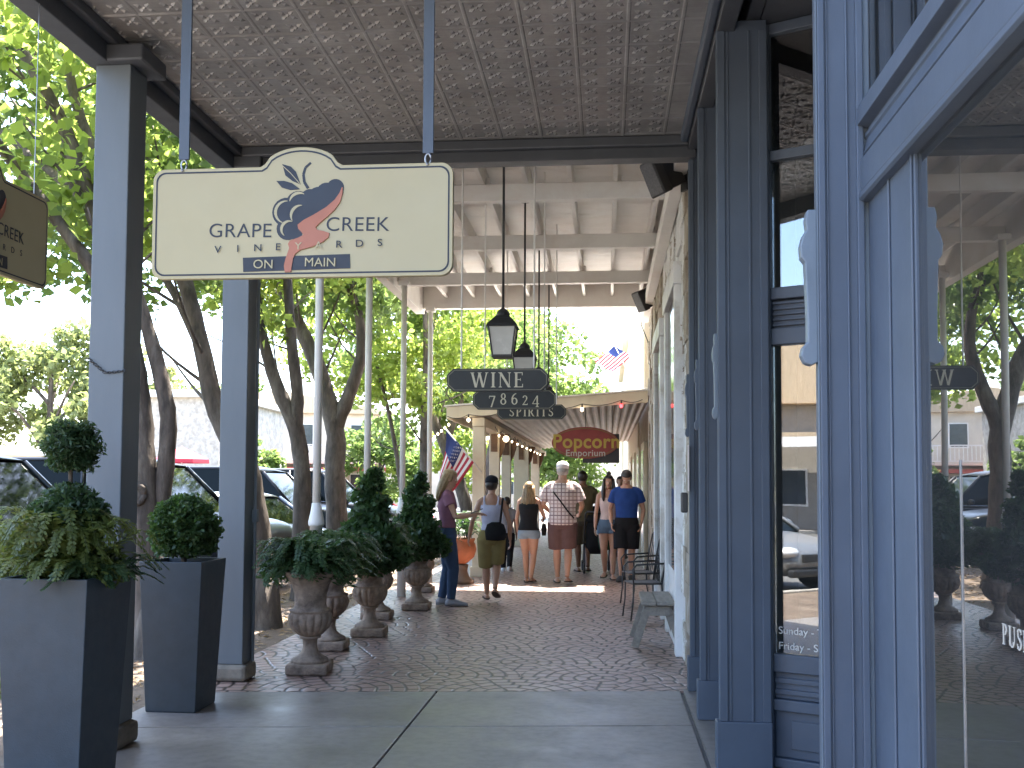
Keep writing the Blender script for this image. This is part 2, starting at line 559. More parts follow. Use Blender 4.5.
def wall_mat():
    """rough limestone rubble with peeling white paint beyond a ragged edge"""
    m, p, g = newmat('painted_rubble_wall')
    co = coords(g)
    vo = g.n('ShaderNodeTexVoronoi', feature='DISTANCE_TO_EDGE')
    vo.inputs['Scale'].default_value = 3.6
    g.t.links.new(co, vo.inputs['Vector'])
    joint = g.ramp(vo.outputs['Distance'], [(0.0, (0, 0, 0)), (0.07, (1, 1, 1))])
    f = g.noise(co, 4, 8, 0.7)
    st = g.ramp(f, [(0.3, (0.20, 0.165, 0.125)), (0.55, (0.36, 0.31, 0.25)), (0.75, (0.50, 0.45, 0.38))])
    st = g.mix(joint, (0.42, 0.38, 0.33), st)
    sep = g.n('ShaderNodeSeparateXYZ')
    g.t.links.new(co, sep.inputs[0])
    n2 = g.noise(co, 2.2, 8, 0.7, 0.4)
    edge = g.m('ADD', sep.outputs[1], g.m('MULTIPLY', g.m('SUBTRACT', n2, 0.5), 2.4))
    k = g.m('MULTIPLY', g.m('GREATER_THAN', edge, 8.7), g.m('LESS_THAN', edge, 12.0))
    k = g.m('MULTIPLY', k, g.m('LESS_THAN', g.noise(co, 3.1, 9, .75), .56))
    wh = g.ramp(g.noise(co, 3, 6), [(0.3, (0.60, 0.60, 0.60)), (0.7, (0.74, 0.74, 0.73))])
    c = g.mix(k, st, wh)
    g.t.links.new(c, p.inputs['Base Color'])
    p.inputs['Roughness'].default_value = 0.85
    hgt = g.m('ADD', g.m('MULTIPLY', f, g.m('MULTIPLY_ADD', k, -0.8, 1.0)), g.m('MULTIPLY', k, 0.25))
    g.t.links.new(g.bump(hgt, 0.9, 0.05), p.inputs['Normal'])
    return m
WALLM = wall_mat()

def tin_mat():
    m, p, g = newmat('pressed_tin')
    co = coords(g)
    f = g.noise(co, 2.2, 8, 0.7)
    mp = g.n('ShaderNodeMapping'); mp.inputs['Scale'].default_value = (1, 14, 1)
    g.t.links.new(co, mp.inputs['Vector'])
    f2 = g.noise(mp.outputs[0], 5, 6, 0.7)
    mp2 = g.n('ShaderNodeMapping'); mp2.inputs['Scale'].default_value = (14, 2, 1)
    g.t.links.new(co, mp2.inputs['Vector'])
    c = g.ramp(f, [(0.25, (0.24, 0.235, 0.232)), (0.5, (0.38, 0.374, 0.372)), (0.75, (0.57, 0.568, 0.57))])
    c = g.mix(g.m('MULTIPLY', f2, 0.6), c, (0.13, 0.124, 0.12))
    g.t.links.new(c, p.inputs['Base Color'])
    p.inputs['Metallic'].default_value = 0.3
    g.t.links.new(g.m('MULTIPLY_ADD', f2, 0.3, 0.24), p.inputs['Roughness'])
    g.t.links.new(g.bump(g.noise(co, 16, 5, 0.6), 0.25, 0.01), p.inputs['Normal'])
    return m
TIN = tin_mat()

def ground_mat(name, a, b, c_, scale, bump=0.5, rough=0.9):
    m, p, g = newmat(name)
    co = coords(g)
    f = g.noise(co, scale, 8, 0.7)
    f2 = g.noise(co, scale * 9, 5, 0.7)
    c = g.ramp(f, [(0.3, a), (0.55, b), (0.8, c_)])
    c = g.mix(g.m('MULTIPLY', f2, 0.5), c, a)
    g.t.links.new(c, p.inputs['Base Color'])
    p.inputs['Roughness'].default_value = rough
    g.t.links.new(g.bump(f2, bump, 0.02), p.inputs['Normal'])
    return m
DIRT = ground_mat('leaf_littered_dirt', (0.085, 0.06, 0.042), (0.17, 0.125, 0.09), (0.27, 0.22, 0.17), 3.0)
ASPH = ground_mat('asphalt', (0.09, 0.088, 0.085), (0.12, 0.117, 0.112), (0.15, 0.147, 0.14), 1.2, 0.3)
FAR = ground_mat('dry_ground', (0.16, 0.15, 0.10), (0.22, 0.20, 0.14), (0.28, 0.25, 0.19), 0.3)
KERB = mat('kerb_concrete', (0.32, 0.30, 0.27), 0.85, var=0.2, scale=5, bump=0.3)

# ------------------------------------------------------------------ ground
def sheet(name, pts, m, z):
    mb = MB().add([(x, y, z) for x, y in pts], [tuple(range(len(pts)))])
    return tag(mb.build(name, m), kind='structure')
sheet('ground', [(-700, -700), (700, -700), (700, 900), (-700, 900)], FAR, -0.14)
sheet('street', [(-19, -80), (-5.35, -80), (-5.35, 260), (-19, 260)], ASPH, -0.125)
for n_, x0, x1 in (('kerb', -5.35, -5.2), ('kerb', -19.15, -19.0)):
    tag(MB().box(x0, x1, -60, 200, -0.3, 0.0).build(n_, KERB, bevel=0.012), kind='structure')
tag(MB().box(-24, -19.152, -60, 200, -0.3, -0.004).build('far_pavement', CONC), kind='structure')
mk = MB()
for i in range(26):
    y = 3.0 + i * 3.3
    mk.add([(-9.8, y, -0.12), (-9.8, y + .1, -0.12), (-5.4, y + .1, -0.12), (-5.4, y, -0.12)], [(0, 1, 2, 3)])
tag(mk.build('parking_lines', mat('road_paint', (0.6, 0.6, 0.57), 0.7, var=0.15)), kind='structure')
tag(MB().box(-5.198, -3.1, -20, 60, -0.4, -0.03).build('tree_verge', DIRT), kind='structure')
# leaf litter and gravel on the verge
lit = MB()
for i in range(2600):
    x, y = rnd.uniform(-5.1, -2.95), rnd.uniform(4, 20)
    z = -0.022 if x < -3.1 else 0.008
    if x > -3.12: continue
    s = rnd.uniform(.012, .045); a = rnd.uniform(0, PI)
    dx, dy = s * math.cos(a), s * math.sin(a)
    lit.add([(x - dx, y - dy, z), (x + dy * .5, y - dx * .5, z + rnd.uniform(.0, .02)), (x + dx, y + dy, z + .004), (x - dy * .5, y + dx * .5, z + rnd.uniform(0, .02))], [(0, 1, 2, 3)])
tag(lit.build('fallen_leaves', leafmat('dry_leaves', (0.12, 0.07, 0.03), (0.3, 0.2, 0.1), (0.3, 0.2, 0.08), 0.2)), kind='stuff')

# pavement: concrete slabs near, fan cobbles beyond; narrow open joints between the slabs
sk = 0.129                                   # the joint runs slightly skewed
def skewed(x, y): return y + sk * (x + 1.2)
sl = MB()
EDGE = 7.27
XJ, XR, XL = -1.23, 0.535, -3.1
g_ = 0.006
def slab(x0, x1, ya, yb):
    ps = [(x0, skewed(x0, ya)), (x1, skewed(x1, ya)), (x1, skewed(x1, yb)), (x0, skewed(x0, yb))]
    n = 4
    sl.add([(x, y, -0.25) for x, y in ps] + [(x, y, 0.0) for x, y in ps],
           [(3, 2, 1, 0), (4, 5, 6, 7)] + [(i, (i + 1) % n, (i + 1) % n + n, i + n) for i in range(n)])
ys = [-8.0, -4.6, -3.0, -1.4, 0.2, 1.8, 3.4, 4.85, 6.2, EDGE]
for a, b in zip(ys[:-1], ys[1:]):
    slab(XL, XJ - g_, a + g_, b - g_)
    slab(XJ + g_, XR, a + g_, b - g_)
tag(sl.build('concrete_pavement', CONC, bevel=0.006), kind='structure')
tag(MB().box(-3.09, 0.95, -8, 7.8, -0.3, -0.02).build('joint_bed', SLATE_D), kind='structure')
tag(MB().box(0.56, 0.84, -8, 7.55, -0.24, -0.001).build('cement_strip', CONC), kind='structure')
fa = MB()
ps = [(XL, skewed(XL, EDGE + g_)), (0.85, skewed(0.85, EDGE + g_)), (0.85, 34), (XL, 34)]
fa.add([(x, y, -0.25) for x, y in ps] + [(x, y, -0.002) for x, y in ps],
       [(3, 2, 1, 0), (4, 5, 6, 7)] + [(i, (i + 1) % 4, (i + 1) % 4 + 4, i + 4) for i in range(4)])
tag(fa.build('cobble_pavement', FAN), kind='structure')
tag(MB().box(XL, 0.85, 34.002, 70, -0.25, -0.002).build('far_walkway', CONC), kind='structure')

# ------------------------------------------------------------------ porch with the tin ceiling
porch = thing('porch_roof', 'dark porch roof with pressed tin ceiling over the near pavement', 'porch roof', (0, 0, 0))
XE = -2.96
EB = 7.42
YB = 2.75
tc = MB()
ZC = 4.10
tc.box(XE, 0.62, YB, EB + .1, ZC, ZC + 0.05)
# raised ribs and four-petal bosses
tile = 0.302
nx = int((0.62 - XE) / tile)
ny = int((EB - YB) / tile)
for i in range(nx + 1):
    x = XE + 0.06 + i * tile
    tc.prism([(x - .013, ZC), (x - .006, ZC - .0045), (x + .006, ZC - .0045), (x + .013, ZC)], YB, EB + .1)
for k in range(ny + 1):
    y = YB + .05 + k * tile
    vs = [(XE, y - .014, ZC), (XE, y, ZC - .006), (XE, y + .014, ZC), (.62, y - .014, ZC), (.62, y, ZC - .006), (.62, y + .014, ZC)]
    tc.add(vs, [(0, 1, 4, 3), (1, 2, 5, 4)])
for i in range(nx * 2):
    for k in range(ny * 2):
        x = XE + .06 + (i + .5) * tile / 2; y = YB + .05 + (k + .5) * tile / 2
        if y < 2.0: continue
        for a in (45, 135, 225, 315):
            c, s = math.cos(R(a)), math.sin(R(a))
            def q(d, w, z): return (x + c * d - s * w, y + s * d + c * w, z)
            tc.add([q(.010, 0, ZC), q(.036, .016, ZC), q(.068, 0, ZC), q(.036, -.016, ZC), q(.036, 0, ZC - .012)],
                   [(0, 1, 4), (1, 2, 4), (2, 3, 4), (3, 0, 4)])
        tc.add([(x - .011, y - .011, ZC), (x + .011, y - .011, ZC), (x + .011, y + .011, ZC), (x - .011, y + .011, ZC), (x, y, ZC - .012)],
               [(0, 1, 4), (1, 2, 4), (2, 3, 4), (3, 0, 4)])
tc.build('tin_ceiling', TIN, porch)
MB().box(XE - .05, XE + .09, YB, EB + .14, 3.93, 4.24).build('edge_beam', SLATE_D, porch, bevel=.006)
MB().box(XE + .09, XE + .15, YB, EB, 4.035, 4.099).build('ceiling_trim', SLATE_D, porch, bevel=.01)
MB().box(XE + .092, 0.66, EB, EB + .14, 3.945, 4.24).build('end_beam', SLATE_D, porch, bevel=.006)
MB().box(XE + .15, 0.6, EB - .06, EB - .001, 4.02, 4.099).build('ceiling_trim', SLATE_D, porch, bevel=.012)
MB().box(0.6, 0.70, YB, EB - .001, 4.0, 4.24).build('wall_beam', SLATE_D, porch, bevel=.006)
MB().box(0.54, 0.598, YB, EB - .07, 4.03, 4.099).build('ceiling_trim', SLATE, porch, bevel=.015)
MB().box(XE - .3, 0.9, YB - .05, EB + .2, 4.242, 4.30).build('roof_deck', SLATE_D, porch)

MB().box(XE + .092, 0.66, YB - .14, YB - .001, 3.945, 4.24).build('end_beam', SLATE_D, porch, bevel=.006)
def porch_post(y, label):
    t = thing('porch_post', label, 'post', (-2.855, y, 0), group='square porch posts')
    h = .105
    MB().box(-h, h, -h, h, 0.13, 3.93).build('shaft', POSTM, t, bevel=.006)
    MB().box(-.16, .20, -.16, .16, 3.931, 4.03).build('capital', SLATE_D, t, bevel=.012)
    b = MB().box(-.14, .14, -.13, .13, 0.001, 0.128)
    b.build('base_stone', STONEB, t, bevel=.03)
    return t
p1 = porch_post(5.56, 'square slate-grey porch post behind the nearest tall planter')
p2 = porch_post(7.53, 'square slate-grey porch post beside the boxwood planter, at end of porch')
# chain hooked round the nearer post
ch = MB()
for i in range(16):
    a = -0.108 + i * 0.0145
    z = 2.21 - .9 * (0.1 - abs(a)) * .5 - i * .005
    M = Matrix.Translation((a, -0.112, z)) @ Matrix.Rotation(R(90 if i % 2 else 0), 4, 'X')
    pts = [M @ Vector((.011 * math.cos(R(t)), .006 * math.sin(R(t)), 0)) for t in range(0, 361, 45)]
    ch.tube(pts, .0028, 5)
ch.build('chain', BLACKM, p1)
MB().tube([(.122, .07, .13), (.122, .07, 3.92)], .013, 8).box(.106, .142, .045, .095, 1.20, 1.30).build('conduit', POSTM, p2)
for yy in (2.95,):
    c = copy_tree(p1, None, (-2.855, yy, 0), label='square slate-grey porch post seen only mirrored in the shop glass', skip=('chain',))

# ------------------------------------------------------------------ shop front
shop = thing('shopfront', 'slate blue wooden shopfront with pilasters and big glass panes', 'shopfront', (0, 0, 0))
def pilaster(x0, x1, y0, w=.05):
    p = MB()
    p.box(x0, x1, y0, y0 + w, 0.0, 4.06)
    # raised stiles and beads on the face that looks along the pavement
    d = (x1 - x0)
    for a, b, e in ((0.0, .16, .014), (.2, .24, .007), (.62, .67, .009), (.84, 1.0, .016)):
        p.box(x0 + d * a + (.001 if a == 0 else 0), x0 + d * b - (.001 if b == 1 else 0), y0 - e, y0 - .0005, .25, 4.0)
    o = p.build('pilaster', SLATE, shop, bevel=.004)
    q = MB().box(x0 - .02, x1 + .004, y0 - .024, y0 + w + .015, 0.0, .25)
    q.build('plinth', SLATE, o, bevel=.006)
    MB().box(x0 - .004, x0 - .0006, y0 - .008, y0 - .001, .26, 3.85).build('pale_edge', SLATE_L, o)  # thin pale strip along the outer front edge
    # carved scroll corbel on the street face
    c = MB()
    prof = [(0, 2.33), (-.028, 2.33), (-.034, 2.30), (-.03, 2.27), (-.042, 2.25), (-.05, 2.22), (-.047, 2.185), (-.036, 2.17), (-.034, 2.12),
            (-.03, 2.0), (-.03, 1.93), (-.045, 1.915), (-.05, 1.89), (-.04, 1.868), (-.02, 1.86), (0, 1.87)]
    c.prism([(x0 + a * (1 if y0 < 4 else .6) - .001, z) for a, z in prof], y0 + .004, y0 + w - .004)
    c.build('scroll_corbel', SLATE_L if y0 < 5.6 else SLATE, o, bevel=.004)
    return o
pilaster(.60, .87, 5.48)
pilaster(.60, .84, 6.60)
pilaster(.61, .84, 7.50)
near = pilaster(.628, .762, 3.03)
for a, b in ((5.72, 6.60), (6.84, 7.50)):
    MB().box(.76, .84, a + .002, b - .002, 0.0, .60).build('stall_riser', SLATE, shop, bevel=.004)
    MB().box(.79, .802, a + .004, b - .004, .602, 4.06).build('glass_pane', GLASS, shop)
MB().box(.765, .84, -4.0, 7.75, 4.07, 4.2).build('frieze', SLATE_D, shop, bevel=.006)
# notice and black letter box on the farthest pilaster
nt = MB().box(.596, .602, 7.44, 7.50, 1.46, 1.80)
tag(nt.build('paper_notice', mat('notice_paper', (0.7, 0.62, 0.6), 0.6, var=.15, scale=12)), 'white paper notice taped to the farthest slate blue pilaster', 'notice')
tag(MB().box(.55, .597, 7.50, 7.60, 1.30, 1.45).build('letter_box', BLACKM, bevel=.01), 'small black letter box below the paper notice on the pilaster', 'letter box')

# splayed window beside the recessed door
A = Vector((0.872, 5.60, 0)); D = Vector((0.9, -0.436, 0)).normalized()
N = Vector((-D.y * -1, 0, 0))
ang = math.atan2(D.y, D.x)
LW = 1.05
sw = bpy.data.objects.new('splayed_window', None); COL.objects.link(sw)
sw.parent = shop; sw.location = A; sw.rotation_euler = (0, 0, ang)      # local x along the panel, -y outwards
def rail(z0, z1, d=.05, x0=0.0, x1=LW):
    return (x0, x1, -d, 0.02, z0, z1)
f = MB()
f.box(0, .045, -.05, .02, 0, 4.06); f.box(LW - .06, LW, -.05, .02, 0, 4.06)
for z0, z1 in ((0, .05), (.30, .36), (.505, .60), (2.27, 2.36), (2.52, 2.585), (3.29, 3.345), (4.0, 4.06)):
    f.box(.0455, LW - .0605, -.047, .018, z0, z1)
f.build('frame', SLATE, sw, bevel=.005)
MB().box(.046, LW - .061, -.012, .010, .051, .299).box(.13, LW - .14, -.026, -.0115, .10, .25).build('base_panel', SLATE, sw, bevel=.003)
v = MB()
v.box(.046, LW - .061, -.012, .010, .361, .504)
for k in range(2): v.box(.047, LW - .062, -.03, -.0115, .385 + k * .06, .412 + k * .06)
v.build('ribbed_panel', SLATE, sw, bevel=.003)
v = MB()
v.box(.046, LW - .061, -.004, .010, 2.361, 2.519)
for k in range(5): v.box(.047, LW - .062, -.022, -.0045, 2.375 + k * .03, 2.39 + k * .03)
v.build('vent_louvre', SLATE, sw, bevel=.003)
gl = MB()
for z0, z1 in ((.601, 2.269), (2.586, 3.289), (3.346, 3.999)): gl.box(.046, LW - .061, -.008, .004, z0, z1)
gl.build('glass_pane', GLASS_S, sw)
LETW = mat('white_vinyl', (0.75, 0.75, 0.72), 0.5, var=.03)
for i, s_ in enumerate(('Sunday - Thursday', 'Friday - Saturday')):
    text_obj(s_, .056, LETW, 'opening_hours', sw, Matrix.Translation((.062, -.0105, .705 - i * .082)), .0005, 'LEFT')
# entrance recess: door at the back, splay on the near side
MB().box(1.80, 1.86, 3.70, 5.16, 0, 4.06).build('entrance_door', SLATE_D, shop, bevel=.005)
ns = MB(); ns.add([(0.775, 3.302, 0), (1.80, 3.74, 0), (1.80, 3.69, 0), (0.79, 3.262, 0), (0.775, 3.302, 4.06), (1.80, 3.74, 4.06), (1.80, 3.69, 4.06), (0.79, 3.262, 4.06)],
       [(0, 1, 2, 3), (4, 5, 6, 7), (0, 1, 5, 4), (1, 2, 6, 5), (2, 3, 7, 6), (3, 0, 4, 7)])
ns.build('recess_side', SLATE, shop)
MB().box(.845, 1.9, 3.2, 5.7, 4.065, 4.1).build('recess_soffit', SLATE_D, shop)

# near pane with transom bar
MB().box(.763, .785, 3.032, 3.078, 0.0, 4.06).build('upright', SLATE_L, shop, bevel=.004)
refl_board = MB().box(.776, .84, 2.585, 3.03, 0.0, 2.349)  # added blue board stands in for the pilaster's reflection in the pane
for a_, b_ in ((2.595, 2.60), (2.80, 2.81)): refl_board.box(.769, .7755, a_, b_, 0.0, 2.348)
refl_board.build('upright', SLATE, shop, bevel=.003)
MB().box(.793, .84, -2.6, 2.583, 0.0, .34).build('bottom_rail', SLATE, shop, bevel=.006)
tb = MB()
prof = [(.83, 2.346), (.752, 2.346), (.744, 2.352), (.744, 2.366), (.752, 2.372), (.750, 2.378), (.750, 2.470), (.768, 2.474), (.768, 2.486), (.760, 2.490), (.772, 2.535), (.766, 2.540), (.766, 2.552), (.776, 2.556), (.776, 2.570), (.742, 2.574), (.742, 2.624), (.75, 2.632), (.75, 2.640), (.83, 2.640)]
tb.prism(prof, -2.6, 3.029)
tb.build('transom_bar', SLATE, shop, bevel=.002)
MB().box(.784, .790, -2.6, 2.583, .0, 2.349).build('glass_pane', GLASS, shop)
MB().box(.784, .790, -2.6, 3.028, 2.641, 4.06).build('glass_pane', GLASS, shop)
MB().box(.795, .835, 1.0, 1.07, .342, 2.348).build('upright', SLATE, shop, bevel=.006)
def pf(u, v_, d): return (.7835 - d, 2.02 - u, 1.21 + v_)
serif_text('PUSH', .041, mat('faded_vinyl', (.34, .33, .30), .6),  'push_lettering', shop, pf, .12, .0012)

MB().box(.7815, .7838, 2.308, 2.313, .62, 1.56).build('door_edge', STEEL, shop)
# dim interior behind the panes
inn = thing('shop_interior', 'dark wine shop room behind the big pane', 'room', (0, 0, 0))
INW = mat('interior_wall', (0.09, 0.07, 0.055), 0.8, var=.2)
MB().box(5.0, 5.1, -4.0, 3.65, 0, 3.9).build('back_wall', INW, inn)
MB().box(.845, 5.0, 3.60, 3.65, 0, 3.9).xf(Matrix.Translation((1.0, 0, 0))).build('side_wall', INW, inn)
MB().box(.845, 5.0, -4.05, -4.0, 0, 3.9).build('side_wall', INW, inn)
MB().box(.845, 5.0, -4.0, 3.6, -.06, -.01).build('floorboards', WOODD, inn)
MB().box(.845, 5.0, -4.0, 3.6, 3.9, 3.95).build('room_ceiling', INW, inn)
tbl = thing('pub_table', 'dark round-topped wooden stand just inside the big pane', 'table', (1.22, 2.78, -.01))
MB().lathe([(.0, 1.28), (.24, 1.28), (.26, 1.30), (.26, 1.325), (.24, 1.34), (0, 1.34)], 28).build('tabletop', WOODD, tbl, True)
for a in (20, 140, 260):
    lg = MB(); c_, s_ = math.cos(R(a)), math.sin(R(a))
    lg.tube([(c_ * r_, s_ * r_, z) for r_, z in ((.10, 1.28), (.05, 1.05), (.05, .8), (.09, .5), (.17, .25), (.24, .05), (.26, .0))], [.035, .03, .03, .032, .034, .034, .03], 8)
    lg.build('leg', WOODD, tbl, True)
lamp = thing('pendant_lamp', 'amber glass pendant lamp glowing behind the big pane', 'lamp', (1.18, 2.75, 0))
MB().lathe([(.03, 2.16), (.05, 2.155), (.12, 2.07), (.15, 2.0), (.14, 2.0), (.04, 2.14)], 24).build('lamp_shade', emit('amber_shade', (1.0, .32, .04), 1.2), lamp, True)
MB().tube([(0, 0, 2.16), (0, 0, 3.9)], .006, 6).build('cord', BLACKM, lamp)

# building mass above and behind the shops
bl = thing('shop_building', 'long stone shop building over the blue shopfront', 'building', (0, 0, 0))
MB().box(.72, 12, -6, 7.68, 4.31, 7.2).build('upper_wall', STONEB, bl)
MB().box(5.2, 12, -6, 7.68, 0, 4.3).build('rear_wall', STONEB, bl)
MB().box(.845, 5.0, 5.9, 7.68, 0, 4.3).xf(Matrix.Translation((.25, 0, 0))).build('side_room', INW, bl)

# ------------------------------------------------------------------ rubble-walled building under the white veranda
rw = thing('rubble_building', 'rough limestone building with peeling white painted wall under the veranda', 'building', (0, 0, 0))
w = MB(); 
# irregular front: strips of slightly varying depth
yy = 7.72; random.seed(3)
while yy < 16.0:
    st = random.uniform(.25, .5)
    e = min(yy + st, 16.0)
    zz = 0.0
    while zz < 4.9:
        hh = random.uniform(.22, .42)
        w.box(.665 + random.uniform(-.018, .022), 1.2, yy + .001, e - .001, zz + .001, min(zz + hh, 4.9) - .001)
        zz += hh
    yy = e
w.build('rubble_wall', WALLM, rw, bevel=.012)
MB().box(.75, 12, 7.72, 16, 4.902, 7.2).build('upper_wall', STONEB, rw)
MB().box(1.201, 12, 7.72, 16, 0, 4.9).build('rear_wall', STONEB, rw)
# white door and window surrounds with reveals
DOORW = mat('white_trim', (0.70, 0.71, 0.72), 0.5, var=.05, scale=4, bump=.1, stain=(.33, .28, .22), stain_amt=.75)
DARKG = mat('dark_glass', (0.02, 0.022, 0.025), 0.08, var=.1)
def surround(y0, y1, z0, z1):
    o = MB().box(.60, .70, y0, y0 + .16, 0.0, z1).build('white_surround', DOORW, rw, bevel=.006)
    MB().box(.60, .70, y1 - .16, y1, 0.0, z1).build('jamb', DOORW, o, bevel=.006)
    MB().box(.585, .70, y0 - .04, y1 + .04, z1 + .001, z1 + .2).build('head', DOORW, o, bevel=.008)
    MB().box(.63, .70, y0 + .161, y1 - .161, 0.0, z0).build('panel', DOORW, o, bevel=.006)
    MB().box(.632, .70, y0 + .161, y1 - .161, z0 + .001, z1 - .001).build('glass', DARKG, o)
surround(8.95, 10.6, .7, 3.3)
surround(11.4, 13.0, .3, 3.2)
MB().box(.55, .664, 7.75, 16, 4.1, 4.26).build('wall_plate', WARMW, rw, bevel=.006)

# ------------------------------------------------------------------ white veranda
ver = thing('white_veranda', 'white timber veranda roof with exposed beams beyond the tin ceiling', 'veranda roof', (0, 0, 0))
for y in (9.6, 11.6, 13.62):
    MB().box(-2.88, .66, y - .05, y + .05, 4.262, 4.425).build('cross_beam', WARMW, ver, bevel=.006)
MB().box(-2.88, .66, 15.42, 15.56, 4.262, 4.611).build('end_beam', WARMW, ver, bevel=.006)
MB().box(-2.88, .66, 7.66, 7.76, 4.262, 4.425).build('cross_beam', WARMW, ver, bevel=.006)
MB().box(-3.02, -2.882, 7.66, 15.56, 4.20, 4.62).build('edge_beam', WARMW, ver, bevel=.006)
for i in range(8):
    x = -2.5 + i * .43
    MB().box(x - .022, x + .022, 7.66, 15.418, 4.427, 4.61).build('purlin', WARMW, ver, bevel=.004)
for y in (9.6, 11.6, 13.62):
    for i in range(0, 8):
        x = -2.5 + i * .43
        if (i + int(y)) % 3 == 0: MB().box(x + .023, x + .06, y + .052, y + .16, 4.36, 4.52).build('block', WARMW, ver, bevel=.003)
rb = MB()
yy = 7.62
while yy < 15.6:
    rb.box(-3.1, .70, yy, yy + .137, 4.612 + rnd.uniform(0, .002), 4.64)
    yy += .14
rb.build('roof_boards', WARMW, ver)
MB().box(-3.15, .74, 7.6, 15.85, 4.642, 4.68).build('roof_sheet', mat('galvanised_roof', (.42, .43, .44), .45, metal=.6, var=.15), ver)

veranda_posts = ['slim white veranda post behind the nearest stone urn', 'second slim white veranda post, rising behind the tall conical shrub',
                 'third slim white veranda post, beside the farther conical shrub', 'farthest slim white veranda post, just left of the flag']
for y, lb in zip((9.3, 11.3, 13.3, 15.35), veranda_posts):
    t = thing('veranda_post', lb, 'post', (-2.745, y, 0), group='slim white veranda posts')
    MB().tube([(0, 0, 1.2), (0, 0, 4.26)], .039, 14).build('shaft', WHITE, t, True)
    MB().lathe([(.06, 0.0), (.06, 1.10), (.068, 1.10), (.076, 1.12), (.074, 1.15), (.055, 1.24), (.042, 1.32)], 16).build('sleeve', WHITE, t, True)
    MB().box(-.07, .07, -.07, .07, 4.2, 4.261).build('cap_plate', WHITE, t, bevel=.004)
